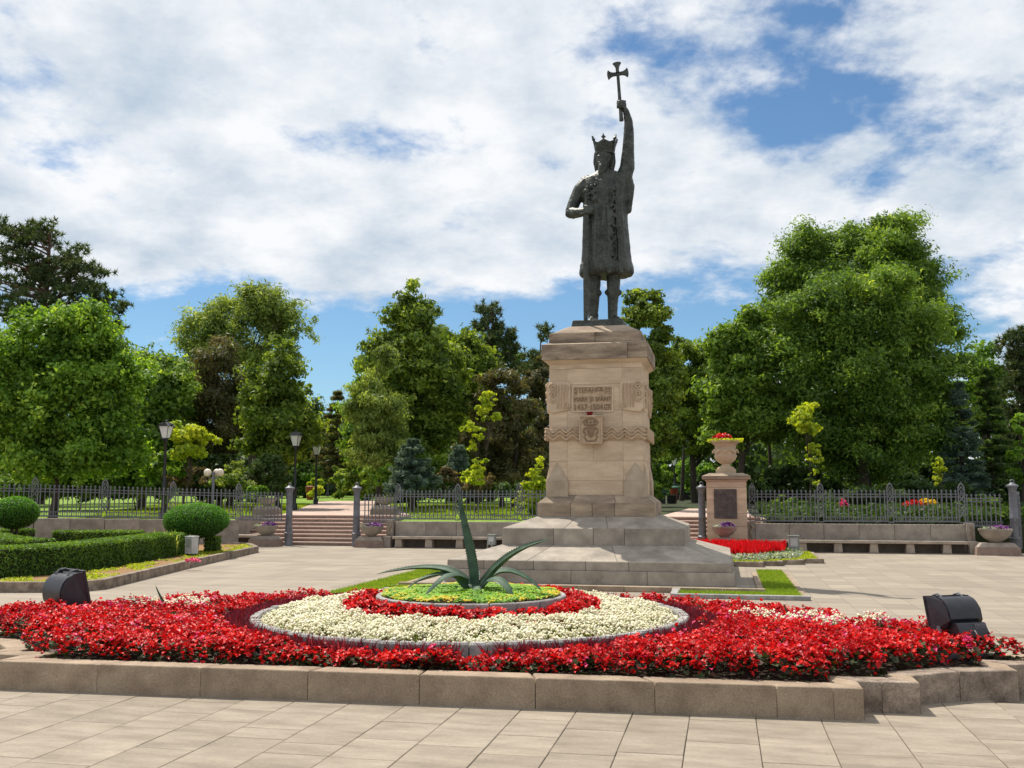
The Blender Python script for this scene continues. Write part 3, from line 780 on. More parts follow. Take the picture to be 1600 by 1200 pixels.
agave_leaf(AG, [base(.05, 0, .02), AP(770, 890, 11.45), AP(795, 856, 11.4), AP(862, 842, 11.3)], .15, .04, .5, (-.5, -.5, .8))
agave_leaf(AG, [base(-.06, .03, .02), AP(722, 880, 11.6), AP(660, 880, 11.7), AP(588, 897, 11.8)], .13, .035, .4, (0, -.4, 1))
agave_leaf(AG, [base(-.08, -.05, 0), AP(722, 875, 11.15), AP(690, 895, 10.95), AP(661, 934, 10.85)], .15, .035, -.25, (-.2, -.6, .8))
agave_leaf(AG, [base(-.04, .05, .02), AP(715, 885, 11.6), AP(665, 890, 11.6), AP(630, 925, 11.5)], .12, .03, .2, (-.3, -.3, .9))
agave_leaf(AG, [base(.06, -.06, 0), AP(765, 885, 11.2), AP(795, 903, 11.0), AP(802, 940, 10.9)], .15, .035, -.25, (.2, -.6, .8))
agave_leaf(AG, [base(.06, .05, .04), AP(775, 872, 11.6), AP(820, 892, 11.6), AP(847, 924, 11.5)], .14, .035, .2, (.3, -.3, .9))
agave_leaf(AG, [base(.03, -.12, -.02), tuple(b0 + Vector((.05, -.22, .12))), tuple(b0 + Vector((.12, -.30, .10))), tuple(b0 + Vector((.16, -.36, -.02)))], .12, .04, -.2, (.1, -.7, .6))
agave_leaf(AG, [base(-.03, .08, .02), tuple(b0 + Vector((-.06, .25, .2))), tuple(b0 + Vector((-.10, .55, .25))), tuple(b0 + Vector((-.15, .8, .1)))], .14, .04, .2, (0, 0, 1))
MB().ball(tuple(b0 + Vector((0, 0, .01))), (.11, .10, .09), 12, 8).build('stem_base', M['agave'], AG, True)
# young agaves in the red flowers
for px0, py0, px1, py1, lb in ((271, 962, 243, 914, 'single upright leaf of a young agave in the red flowers near the left floodlight'),
                               (1249, 978, 1224, 943, 'single upright leaf of a young agave in the red flowers right of the cream bank')):
    c = gz(px0, py0, .36); r_ = thing('young_agave', lb, 'agave', (c.x, c.y, SOILZ))
    tp = gy(px1, py1, c.y)
    agave_leaf(r_, [(c.x + .03, c.y, SOILZ), tuple(c + Vector((-.02, 0, .02))), tuple(tp.lerp(c, .4) + Vector((-.03, 0, -.03))), tuple(tp)], .05, .02, .3, (.3, -1, .3), False)
    agave_leaf(r_, [(c.x, c.y, SOILZ), (c.x - .05, c.y, .42), (c.x - .18, c.y, .46), (c.x - .32, c.y - .02, .43)], .04, .015, .3, (0, -.2, 1), False)
# ============================================================ FLOODLIGHTS
def floodlight(label, loc, yaw, tilt, sc=1.0):
    t = thing('floodlight', label, 'floodlight', loc, yaw)
    def tf(m_, name, mat, smooth=False, parent=None, bevel=0.0):
        c_, s_ = math.cos(tilt), math.sin(tilt)
        m_.v = [(x * sc, (y * c_ - (z - .12) * s_) * sc, (y * s_ + (z - .12) * c_ + .12) * sc) for x, y, z in m_.v]
        me_ = m_.mesh(name, mat, smooth); o = link(name, me_, parent or t)
        if bevel: md = o.modifiers.new('bevel', 'BEVEL'); md.width = bevel; md.segments = 2; md.limit_method = 'ANGLE'
        return o
    hw = .235
    prof = [(.0, .10), (.0, .46), (-.06, .47)] + [(-.06 - .19 * math.sin(a), .23 + .24 * math.cos(a)) for a in np.linspace(.15, 1.75, 9)] + [(-.18, .12)]
    def extr(prof, x0, x1):
        m_ = MB(); n = len(prof)
        m_.v = [(x0, y, z) for y, z in prof] + [(x1, y, z) for y, z in prof]
        m_.f = [tuple(range(n)), tuple(range(2 * n - 1, n - 1, -1))] + [(i, n + i, n + (i + 1) % n, (i + 1) % n) for i in range(n)]
        return m_
    tf(extr(prof, -hw, hw), 'reflector_housing', M['black'], True)
    # end plates wider than the drum, splayed towards the front rim
    for s_ in (-1, 1):
        m_ = MB(); pp = [(.055, .06), (.055, .49), (-.05, .485), (-.17, .41), (-.235, .30), (-.235, .17), (-.14, .08)]
        n = len(pp); x0, x1 = s_ * (hw + .001), s_ * (hw + .012)
        m_.v = [(x0 + s_ * max(0, (y + .1)) * .35, y, z) for y, z in pp] + [(x1 + s_ * max(0, (y + .1)) * .35, y, z) for y, z in pp]
        m_.f = [tuple(range(n)), tuple(range(2 * n - 1, n - 1, -1))] + [(i, n + i, n + (i + 1) % n, (i + 1) % n) for i in range(n)]
        tf(m_, 'end_plate', M['black'])
    r_ = MB()
    r_.box(-hw - .075, hw + .075, .05, .075, .47, .50); r_.box(-hw - .075, hw + .075, .05, .075, .045, .075)
    r_.box(-hw - .075, -hw - .045, .05, .075, .075, .47); r_.box(hw + .045, hw + .075, .05, .075, .075, .47)
    tf(r_, 'front_rim', M['black'], False)
    tf(MB().box(-hw - .044, hw + .044, .056, .064, .076, .469), 'front_glass', M['glass'])
    gb = [(-.15, -.02), (-.15, .10), (-.185, .165), (-.30, .13), (-.335, .02), (-.335, -.05), (-.16, -.05)]
    g = tf(extr(gb, -hw + .03, hw - .02), 'gear_box', M['black'], False, None, .008)
    for k in range(9):
        x = .04 + k * .019
        m_ = MB(); m_.box(x, x + .007, -.322, -.300, .045, .118); tf(m_, 'cooling_fin', M['iron'])
    for x in (-hw + .09, hw - .07): tf(MB().box(x - .012, x + .012, -.343, -.334, -.035, -.012), 'screw', M['iron'])
    m_ = MB(); m_.tube([(0, -.335, .04), (.0, -.36, .0), (.01, -.36, -.06), (.015, -.35, -.14)], .008, 6); tf(m_, 'cable', M['conc'], True)
    for x in (-hw * .72, hw * .62):
        m_ = MB(); m_.tube([(x, .06, .505), (x, -.03, .51), (x + .006, -.08, .47), (x + .01, -.105, .41)], .011, 6); tf(m_, 'clip', M['iron'], True)
    for s_ in (-1, 1):
        m_ = MB(); x = s_ * (hw + .035)
        m_.tube([(x, -.10, .12), (x, -.16, -.02), (x * .8, -.10, -.16)], .016, 6); link('bracket_arm', m_.mesh('bracket_arm', M['iron'], True), t)
    m_ = MB(); m_.box(-hw, hw, -.13, -.07, -.19, -.15); link('base_bar', m_.mesh('base_bar', M['iron']), t)
    return t
floodlight('black floodlight seen from behind at the left end of the red flowers', (-7.88, 11.15, .36), R(-30), R(13), 1.02)
floodlight('black floodlight with ribbed gear box at the right end of the red flowers', (2.18, 10.62, .42), R(30), R(-12), .80)

# ============================================================ MONUMENT PEDESTAL
MX, MY = -2.73, 23.1
PED = thing('monument_pedestal', 'tall sandstone pedestal on two stepped tiers carrying the bronze king', 'pedestal', (MX, MY, 0))
def pm(mb, name, mat, smooth=False, bevel=0, parent=None):
    """mesh in pedestal coordinates"""
    o = link(name, mb.mesh(name, mat, smooth), parent or PED)
    if bevel:
        md = o.modifiers.new('bevel', 'BEVEL'); md.width = bevel; md.segments = 1; md.limit_method = 'ANGLE'
    return o
def rot4(mb, k):
    c_, s_ = (1, 0, -1, 0)[k], (0, 1, 0, -1)[k]
    mb.v = [(x * c_ - y * s_, x * s_ + y * c_, z) for x, y, z in mb.v]; return mb
def course(h0, h1, z0, z1, joints, mat, depth=.5, g=.003, bevel=.008, name='stone_block', only=None):
    """ring of blocks; h0/h1 half widths at bottom and top; joints as fractions -1..1 along a side"""
    for k in range(4):
        js = [-1] + list(joints[k % len(joints)] if isinstance(joints[0], (list, tuple)) else joints) + [1]
        for i in range(len(js) - 1):
            a, b = js[i], js[i + 1]; ga = 0 if i == 0 else g; gb = 0 if i == len(js) - 2 else g
            hi = min(h0, h1) - depth
            def P4(h):
                xa = a * h + ga; xb = b * h - gb
                if i == 0: xa = -h + g
                if i == len(js) - 2: xb = h - g
                ia = a * h + ga if i else -hi + g; ib = b * h - gb if i < len(js) - 2 else hi - g
                ia = max(ia, -hi + g) if i == 0 else ia; ib = min(ib, hi - g) if i == len(js) - 2 else ib
                return [(xa, -h), (xb, -h), (ib, -hi), (ia, -hi)]
            m_ = MB().prism(P4(h0), z0, z1, P4(h1)); rot4(m_, k); pm(m_, name, mat, False, bevel)
G = M['granite']
course(2.935, 2.935, 0, .262, [[-.62, -.1, .42], [-.3, .35]], G)
course(2.885, 2.885, .2625, .448, [[-.73, -.37, .0, .30], [-.5, 0, .5]], G)
course(2.883, 1.90, .4495, .735, [[-.42, .22], [-.3, .3]], G, depth=.3)
course(1.935, 1.935, .722, 1.072, [[-.42, .02, .36], [-.5, 0, .5]], G)
course(1.933, 1.24, 1.0735, 1.325, [[-.30, .18], [-.2, .4]], G, depth=.3)
course(1.285, 1.285, 1.306, 1.600, [[-.42, -.05, .33], [0]], M['sandstain'], depth=.4)
course(1.283, 1.08, 1.6015, 1.775, [[-.42, .36], [0]], M['sandstain'], depth=.3)
pm(MB().prism([(-2.40, -2.40), (2.40, -2.40), (2.40, 2.40), (-2.40, 2.40)], 0.02, .44), 'core', M['joint'])
pm(MB().prism([(-1.6, -1.6), (1.6, -1.6), (1.6, 1.6), (-1.6, 1.6)], .441, 1.06), 'core', M['joint'])
# shaft
zs = [1.776, 2.10, 2.53, 2.98, 3.27, 3.66, 4.24, 4.60, 4.782]
for i in range(len(zs) - 1):
    z0, z1 = zs[i], zs[i + 1]
    h0 = 1.055 - (z0 - 1.77) * .0045; h1 = 1.055 - (z1 - 1.77) * .0045
    js = [[-.61, .575], [-.4, .4]] if i % 2 == 0 else [[-.61, .575], [.1]]
    if i in (2,): js = [[-.61, -.05, .575], [0]]
    course(h0, h1, z0 + .0015, z1 - .0015, js, M['sand'], depth=.3, g=.0012, bevel=.003)
pm(MB().prism([(-.98, -.98), (.98, -.98), (.98, .98), (-.98, .98)], 1.2, 5.4), 'core', M['joint'])
# corner spurs at the foot of the shaft
for sx in (-1, 1):
    for sy in (-1, 1):
        m_ = MB(); a, b = .62, 1.115; z0, z1, zt = 1.74, 2.085, 2.52
        xs = sorted((sx * a, sx * b)); ys = sorted((sy * a, sy * b))
        m_.box(xs[0], xs[1], ys[0], ys[1], z0, z1)
        ap = (a + b) / 2 + .0; f = 1.05
        # leaning triangles on both outer faces
        m_.add([(sx * a, sy * b, z1), (sx * b, sy * b, z1), (sx * ap, sy * f, zt), (sx * a, sy * .9, z1), (sx * b, sy * .9, z1), (sx * ap, sy * .9, zt)], [(0, 1, 2), (3, 5, 4), (0, 2, 5, 3), (1, 4, 5, 2), (0, 3, 4, 1)])
        m_.add([(sx * b, sy * a, z1), (sx * b, sy * b, z1), (sx * f, sy * ap, zt), (sx * .9, sy * a, z1), (sx * .9, sy * b, z1), (sx * .9, sy * ap, zt)], [(0, 2, 1), (3, 4, 5), (0, 3, 5, 2), (1, 2, 5, 4), (0, 1, 4, 3)])
        pm(m_, 'corner_spur', M['spur'], False, .006)
# cornice and cap
m_ = MB().prism([(-1.05, -1.05), (1.05, -1.05), (1.05, 1.05), (-1.05, 1.05)], 4.782, 4.80)
sq = lambda h: [(-h, -h), (h, -h), (h, h), (-h, h)]
pm(MB().prism(sq(1.04), 4.70, 4.79, sq(1.165)), 'cornice_moulding', M['sand'])
course(1.193, 1.193, 4.792, 5.142, [[.62], [0]], M['sandstreak'], depth=.4, bevel=.01, name='cornice_block')
pm(MB().prism(sq(1.19), 5.143, 5.195, sq(1.055)), 'cornice_slope', M['sandstain'])
course(1.05, 1.04, 5.196, 5.42, [[.0], [0]], M['sandstreak'], depth=.4, bevel=.01, name='cap_block')
def oct_(h, c): return [(-h + c, -h), (h - c, -h), (h, -h + c), (h, h - c), (h - c, h), (-h + c, h), (-h, h - c), (-h, -h + c)]
pm(MB().prism(oct_(1.035, .12), 5.421, 5.62, oct_(.70, .10)), 'cap_slope', M['sandstain'])
# rope band: block ring with three wavy strands
course(1.115, 1.115, 3.02, 3.255, [[-.6, .57], [0]], M['carve'], depth=.2, g=.002, bevel=.02, name='band_block')
for k in range(4):
    for j, (zc_, ph) in enumerate(((3.055, 0), (3.132, 0), (3.209, 0))):
        m_ = MB(); pts = []
        n_ = 97
        for i in range(n_):
            x = -1.13 + 2.26 * i / (n_ - 1)
            pts.append((x, -1.122, zc_ + .047 * math.sin(x * 2 * math.pi / .29 + ph)))
        m_.tube(pts, .031, 6, flat=.9); rot4(m_, k); pm(m_, 'band_strand', M['carve'], True)
# scroll brackets in the upper corners of the front and right faces
def spiral(cx_, cz_, r0, turns, s_=1, y=-1.115, ph=0):
    return [(cx_ + s_ * r0 * (1 - .8 * i / 24) * math.cos(ph + turns * 2 * math.pi * i / 24), y, cz_ + r0 * (1 - .8 * i / 24) * math.sin(ph + turns * 2 * math.pi * i / 24)) for i in range(25)]
for k in range(4):
    for s_ in (-1, 1):
        m_ = MB()
        o_ = lambda u: s_ * u
        pl = [(.56, 3.74), (.62, 3.66), (.98, 3.60), (1.06, 3.68), (1.062, 4.30), (.60, 4.30), (.56, 4.24)]
        pts = [(o_(u), z) for u, z in pl]
        n_ = len(pts)
        m_.v = [(x, -1.04, z) for x, z in pts] + [(x, -1.095, z) for x, z in pts]
        m_.f = [tuple(range(n_)), tuple(range(2 * n_ - 1, n_ - 1, -1))] + [(i, n_ + i, n_ + (i + 1) % n_, (i + 1) % n_) for i in range(n_)]
        rot4(m_, k); br = pm(m_, 'scroll_bracket', M['sand'], False, .01)
        for cz_, rr2 in ((4.19, .085), (4.03, .075), (3.885, .055)):
            m2 = MB().tube(spiral(o_(.955), cz_, rr2, 1.6, s_, -1.11), .024, 6); rot4(m2, k); pm(m2, 'scroll', M['carve'], True, 0, br)
        m2 = MB().tube(spiral(o_(.64), 3.77, .065, 1.4, -s_, -1.10, 3.6), .018, 6); rot4(m2, k); pm(m2, 'scroll', M['carve'], True, 0, br)
        for u in (.625, .70, .775, .845):
            m2 = MB().tube([(o_(u), -1.098, 3.74 + (u - .6) * -.1), (o_(u), -1.105, 4.20), (o_(u + .02), -1.103, 4.245)], .021, 6); rot4(m2, k); pm(m2, 'flute', M['carve'], True, 0, br)
# inscription panel
pf = MB()
for (a, b, c_, d_) in ((-.52, .40, 4.18, 4.205), (-.52, .40, 3.62, 3.645), (-.52, -.495, 3.645, 4.18), (.375, .40, 3.645, 4.18)):
    pf.box(a, b, -1.068, -1.03, c_, d_)
panel = pm(MB().box(-.495, .375, -1.052, -1.02, 3.645, 4.18), 'inscription_panel', M['carve'])
pm(pf, 'panel_frame', M['sand'], False, 0, panel)
def text_mesh(txt, size, ext):
    cu = bpy.data.curves.new('lettering', 'FONT'); cu.body = txt; cu.size = size; cu.extrude = ext; cu.resolution_u = 3
    ob = bpy.data.objects.new('lettering_source', cu); COL.objects.link(ob)
    bpy.context.view_layer.update()
    me_ = bpy.data.meshes.new_from_object(ob.evaluated_get(bpy.context.evaluated_depsgraph_get()))
    bpy.data.objects.remove(ob); return me_
def put_text(txt, x0, x1, z0, z1, y, mat, parent, name='lettering', ext=.012):
    me_ = text_mesh(txt, 1.0, ext / 1.0)
    co_ = np.array([v.co[:] for v in me_.vertices])
    lo, hi = co_.min(0), co_.max(0)
    co2 = np.empty_like(co_)
    co2[:, 0] = x0 + (co_[:, 0] - lo[0]) / (hi[0] - lo[0]) * (x1 - x0)
    co2[:, 2] = z0 + (co_[:, 1] - lo[1]) / (hi[1] - lo[1]) * (z1 - z0)
    co2[:, 1] = y - co_[:, 2]
    me_.vertices.foreach_set('co', co2.astype(np.float32).ravel()); me_.materials.clear(); me_.materials.append(mat); me_.update()
    return link(name, me_, parent)
M['letter'] = stone('raised_letters', (.19, .125, .078), (.28, .19, .12), .9, 5, .1, 50)
put_text('ŞTEFAN', -.475, .02, 4.02, 4.165, -1.058, M['letter'], panel)
put_text('CEL', .03, .195, 4.085, 4.165, -1.058, M['letter'], panel)
put_text('MARE ŞI SFÂNT', -.47, .355, 3.83, 3.985, -1.058, M['letter'], panel)
put_text('1457·1504', -.46, .17, 3.665, 3.795, -1.058, M['letter'], panel)
for x0, z0 in ((.215, 4.03), (.20, 3.665)):
    m_ = MB()
    w_ = .14
    m_.box(x0, x0 + w_, -1.062, -1.05, z0, z0 + .008); m_.box(x0, x0 + w_, -1.062, -1.05, z0 + .118, z0 + .126)
    m_.box(x0, x0 + .008, -1.062, -1.05, z0 + .008, z0 + .118); m_.box(x0 + w_ - .008, x0 + w_, -1.062, -1.05, z0 + .008, z0 + .118)
    for i in (0, 1):
        for j in (0, 1):
            m_.tube(spiral(x0 + .045 + i * .05, z0 + .038 + j * .05, .020, 1.0, 1, -1.058), .006, 5)
    pm(m_, 'flower_ornament', M['letter'], False, 0, panel)
# coat of arms
CA = pm(MB().box(-.34, .175, -1.24, -1.03, 2.90, 3.53), 'coat_of_arms', M['carve'], False, .02)
m_ = MB()
for (a, b, c_, d_) in ((-.34, .175, 3.495, 3.53), (-.34, .175, 2.90, 2.935), (-.34, -.31, 2.935, 3.495), (.145, .175, 2.935, 3.495)): m_.box(a, b, -1.262, -1.238, c_, d_)
pm(m_, 'border', M['carve'], False, .004, CA)
m_ = MB(); ax = -.085
m_.tube([(ax - .16 + .0 * i + .16 * (1 - math.cos(i * math.pi / 12)), -1.25, 3.36 + .10 * math.sin(i * math.pi / 12)) for i in range(13)], .020, 6)   # crown arc
m_.tube([(ax - .14, -1.25, 3.33), (ax, -1.255, 3.315), (ax + .14, -1.25, 3.33)], .022, 6)
for u in (-.08, 0, .08): m_.ball((ax + u, -1.25, 3.385), (.028, .018, .03), 8, 6)
m_.ball((ax, -1.25, 3.46), (.022, .018, .022), 8, 6)
pm(m_, 'carved_crown', M['letter'], True, 0, CA)
m_ = MB()   # ox head between leaves
m_.prism([(-.10, 0), (.10, 0), (.055, .19), (.0, .22), (-.055, .19)], 0, .035)
m_.v = [(ax + x, -1.24 - z, 3.27 - y) for x, y, z in m_.v]
m_.tube([(ax - .06, -1.25, 3.25), (ax - .15, -1.255, 3.24), (ax - .155, -1.255, 3.14)], .014, 6)
m_.tube([(ax + .06, -1.25, 3.25), (ax + .15, -1.255, 3.24), (ax + .155, -1.255, 3.14)], .014, 6)
m_.ball((ax, -1.262, 3.07), (.045, .02, .03), 8, 6)
pm(m_, 'carved_ox_head', M['letter'], True, 0, CA)
m_ = MB()
for s_ in (-1, 1):
    for j in range(4):
        m_.ball((ax + s_ * (.115 + .025 * (j % 2)), -1.245, 3.005 + j * .045), (.032, .016, .018), 7, 5)
m_.tube([(ax - .12, -1.245, 2.975), (ax, -1.25, 2.96), (ax + .12, -1.245, 2.975)], .014, 6)
pm(m_, 'carved_leaves', M['letter'], True, 0, CA)
fl = thing('laid_flower', 'single red flower laid on top of the carved coat of arms', 'flower', (MX - .12, MY - 1.16, 3.53))
m_ = MB(); m_.tube([(.12, .02, .02), (.3, 0, .025)], .006, 5); link('stem', m_.mesh('stem', M['greenpaint'], True), fl)
V = [];
bl = MB()
for i in range(14):
    a = i * 2.4; c_ = Vector((.055 * math.cos(a) * (.4 + .05 * i), .03 * math.sin(a), .04 + .03 * math.cos(i)))
    bl.ball(tuple(c_), (.026, .02, .022), 6, 5)
link('bloom', bl.mesh('bloom', M['begonia'], True), fl)

# grass strips and low kerb round the tiers
fr = thing('grass_kerb', 'low stone kerb framing the grass strip around the monument', 'kerb', (MX, MY, 0))
X0, X1, Y0, Y1 = -6.9, 1.43, 18.0, 28.6
KW = .13
def kstone(x0, x1, y0, y1, h, parent, mat='conc'):
    L_ = max(x1 - x0, y1 - y0); n_ = max(1, round(L_ / 1.0)); m_ = None
    for i in range(n_):
        if x1 - x0 > y1 - y0: a, b, c_, d_ = x0 + (x1 - x0) * i / n_ + .003, x0 + (x1 - x0) * (i + 1) / n_ - .003, y0, y1
        else: a, b, c_, d_ = x0, x1, y0 + (y1 - y0) * i / n_ + .003, y0 + (y1 - y0) * (i + 1) / n_ - .003
        MB().box(a, b, c_, d_, 0, h).build('kerb_stone', M[mat], parent, False, .012)
# outer kerb in front (two arms left and right of the middle gap), inner kerb nearer the tiers
kstone(-.93, 1.43, 17.85, 17.98, .075, fr); kstone(-6.2, -4.6, 17.85, 17.98, .075, fr)
kstone(-.94, -.81, 17.99, 18.75, .075, fr); kstone(-4.6, -4.47, 17.99, 18.75, .075, fr)
kstone(-4.45, -.95, 18.76, 18.89, .10, fr, 'kerb')
kstone(-.80, .72, 18.76, 18.89, .10, fr, 'kerb'); kstone(-6.2, -4.62, 18.76, 18.89, .10, fr, 'kerb')
kstone(.60, .72, 18.90, 23.6, .04, fr, 'kerb'); kstone(1.31, 1.43, 17.99, 24.2, .02, fr, 'kerb')
kstone(-6.32, -6.2, 18.90, 23.6, .04, fr, 'kerb')
def grasspatch(poly, z, dens, name, label, ht=.05):
    so = MB(); so.v = [(x, y, z) for x, y in poly]; so.f = [tuple(range(len(poly)))]
    tag(so.build(name + '_turf', M['grass']), kind='structure', label=label + ', its turf', cat='lawn')
    P = polypts(poly, dens); n = len(P)
    b = np.column_stack([P, np.full(n, z)]); d = rng.normal(size=(n, 2)) * .5; hh = rng.uniform(.5, 1.2, n) * ht
    w_ = rng.normal(size=(n, 2)); w_ /= np.linalg.norm(w_, axis=1, keepdims=True); w3 = np.column_stack([w_ * ht * .13, np.zeros(n)])
    tp = b + np.column_stack([d * hh[:, None], hh])
    V = np.stack([b - w3, b + w3, tp], 1).reshape(-1, 3)
    tag(link('grass', npmesh('grass', V, np.arange(3 * n).reshape(n, 3), M['blade'], np.repeat(np.clip(rng.uniform(.1, .9, n) + .4 * (vnoise(P[:, 0], P[:, 1], 2, 3) - .5), 0, 1), 3))), label, 'grass', kind='stuff')
grasspatch([(-.80, 17.99), (1.30, 17.99), (1.30, 18.75), (-.80, 18.75)], .03, 3500, 'front', 'short grass in the narrow strip right in front of the monument')
grasspatch([(.73, 18.76), (1.30, 18.76), (1.30, 24.2), (.73, 24.2)], .03, 3000, 'right', 'bright grass strip along the right side of the monument')
grasspatch([(-6.2, 17.99), (-4.62, 17.99), (-4.62, 18.75), (-6.2, 18.75)], .03, 3000, 'leftfront', 'short grass in the strip left in front of the monument')
grasspatch([(-7.0, 17.0), (-6.33, 17.99), (-6.33, 23.6), (-7.0, 23.6)], .03, 2500, 'left', 'bright grass strip along the left side of the monument')

# ============================================================ STATUE
ST = thing('king_statue', 'dark bronze statue of a crowned king raising a cross and holding a sword', 'statue', (MX, MY, 5.65))
SY = 23.0
def q(px, py, dy=0.0): return gy(px, py, SY + dy)
BB = MB()   # the whole body, later fused into one skin
def limb(pts, rad, flat=1.0, seg=12):
    P_ = [q(*p) for p in pts]
    # densify
    PP = []; RR_ = []
    for i in range(len(P_) - 1):
        for k in range(3):
            t_ = k / 3; PP.append(P_[i].lerp(P_[i + 1], t_)); RR_.append(rad[i] * (1 - t_) + rad[i + 1] * t_)
    PP.append(P_[-1]); RR_.append(rad[-1])
    BB.tube(PP, RR_, seg, True, flat)
    BB.ball(tuple(PP[0]), RR_[0] * .98, 12, 8); BB.ball(tuple(PP[-1]), RR_[-1] * .98, 12, 8)
pxm = .01425
def rings(rows, seg=72, folds=9, dy=0.0):
    """rows: (py, x left, x right, depth m, fold amount)"""
    vs = []; n = len(rows)
    for (py, xl, xr_, dep, fa) in rows:
        a, b = q(xl, py, dy), q(xr_, py, dy); c_ = (a + b) / 2; hw = (b.x - a.x) / 2
        for k in range(seg):
            t_ = 2 * math.pi * k / seg
            m_ = 1 + 1.35 * fa * (math.sin(t_ * folds + 1.0) + .5 * math.sin(t_ * (folds * 2 + 3)) + .3 * math.sin(t_ * 31))
            ex = math.copysign(abs(math.cos(t_)) ** .85, math.cos(t_)); ey = math.copysign(abs(math.sin(t_)) ** .85, math.sin(t_))
            vs.append(c_ + Vector((ex * hw * m_, ey * dep * m_ / 1.0, 0)))
    fs = []
    for j in range(n - 1):
        for k in range(seg):
            fs.append((j * seg + k, (j + 1) * seg + k, (j + 1) * seg + (k + 1) % seg, j * seg + (k + 1) % seg))
    fs.append(tuple(range(seg))); fs.append(tuple((n - 1) * seg + k for k in range(seg - 1, -1, -1)))
    BB.add(vs, fs)
# coat: neck, shoulders, long flaring coat with fur hem
rings([(266, 934, 956, .15, 0), (271, 927, 966, .22, 0), (279, 914, 976, .29, .004), (290, 910, 982, .33, .008), (304, 910, 981, .36, .012), (320, 912, 979, .37, .018),
       (345, 912, 979, .38, .025), (370, 911.5, 981, .39, .030), (395, 911, 983, .41, .034), (411, 910, 985, .43, .034), (413, 908, 987, .46, .02), (422, 906.5, 989, .47, .02),
       (428, 906.5, 989, .47, .02), (432, 909, 986, .45, .02)], folds=8)
# front overlap edge of the coat and the cape edge over the shoulder
limb([(948, 282, -.34), (950, 330, -.40), (952, 380, -.42), (953, 425, -.46)], [.035, .04, .045, .05], .6)
limb([(962, 285, -.30), (964, 330, -.36), (968, 380, -.38), (970, 425, -.42)], [.05, .05, .055, .06], .5)
limb([(930, 290, -.30), (928, 340, -.38), (930, 420, -.42)], [.05, .05, .06], .5)
# head
limb([(946, 272, 0), (946, 252, -.02)], [.14, .135])
hc = q(944.5, 249, -.05)
BB.ball(tuple(hc), (.195, .225, .29), 20, 14)
BB.ball(tuple(q(943.5, 258, -.14)), (.14, .13, .17), 14, 10)         # jaw
limb([(942, 260, -.22), (941, 267, -.25), (940, 275, -.25)], [.115, .10, .05])   # beard
BB.ball(tuple(q(940.5, 249.5, -.275)), (.030, .055, .065), 10, 8)       # nose
BB.ball(tuple(q(941, 246, -.25)), (.045, .03, .03), 8, 6)
limb([(934, 244.2, -.225), (947, 244.2, -.245)], [.028, .028], .7)   # brow
limb([(935, 254.3, -.24), (941, 253, -.275), (948, 254.5, -.24)], [.024, .03, .024], .8)  # moustache
for sx in (-1, 1): BB.ball(tuple(q(941 + sx * 5.4, 247.6, -.215)), (.03, .022, .018), 8, 6)
for sx in (-1, 1): limb([(944.5 + sx * 13, 240, -.02), (944.5 + sx * 13.5, 254, -.02), (944.5 + sx * 12, 266, .0)], [.055, .065, .05])   # hair over the ears
limb([(944, 244, .12), (946, 268, .12)], [.15, .12])
# raised left arm (picture right)
limb([(972, 285, 0), (980, 262, 0), (981.5, 235, -.02), (982.5, 210, -.04)], [.20, .18, .145, .125])
limb([(982.5, 210, -.04), (982, 190, -.06), (978, 174, -.09), (974, 168, -.10)], [.125, .105, .075, .062])
limb([(968, 292, -.05), (975, 275, -.03), (979, 258, 0)], [.17, .15, .14])
limb([(976, 268, .05), (984, 292, .05), (983, 330, .02)], [.13, .12, .06])     # sleeve drape
# fist round the shaft: palm, four fingers of their own, thumb
BB.ball(tuple(q(974.0, 164, -.09)), (.075, .085, .105), 12, 8)
for i, (dz, r_, L_) in enumerate(((158.0, .026, 1.0), (161.3, .028, 1.05), (164.8, .027, 1.0), (168.0, .023, .85))):
    limb([(977, dz, -.12), (973 - .6, dz - .3, -.20), (967.2, dz + .1, -.205 * L_ - .01), (964.6, dz + .4, -.13), (966.4, dz + .6, -.06)], [r_, r_, r_, r_ * .92, r_ * .8])
limb([(977, 167, -.03), (973.5, 161, .0), (968.5, 156.5, -.05), (965.5, 155.6, -.11)], [.036, .032, .028, .022])
# bent right arm (picture left)
limb([(918, 286, 0), (907, 297, -.02), (898, 315, -.05), (892, 330, -.10)], [.19, .175, .15, .135])
limb([(892, 331, -.10), (900, 333, -.25), (912, 331, -.42), (920, 328, -.50)], [.135, .125, .10, .075])
BB.ball(tuple(q(923.5, 327, -.53)), (.085, .075, .085), 12, 8)
for i, zz in enumerate((321.8, 325.2, 328.7, 332.0)):
    r_ = (.026, .029, .028, .024)[i]
    limb([(926, zz, -.50), (923, zz, -.60), (917.5, zz + .2, -.615), (913.2, zz + .5, -.56), (913.8, zz + .6, -.50)], [r_, r_, r_, r_ * .95, r_ * .85])
limb([(925, 330, -.45), (922, 323, -.46), (917, 318.5, -.52), (914.5, 317.6, -.57)], [.036, .032, .028, .022])
limb([(893, 329, -.12), (889.5, 334, -.14), (896, 337, -.2)], [.10, .11, .08])   # cuff drape at elbow
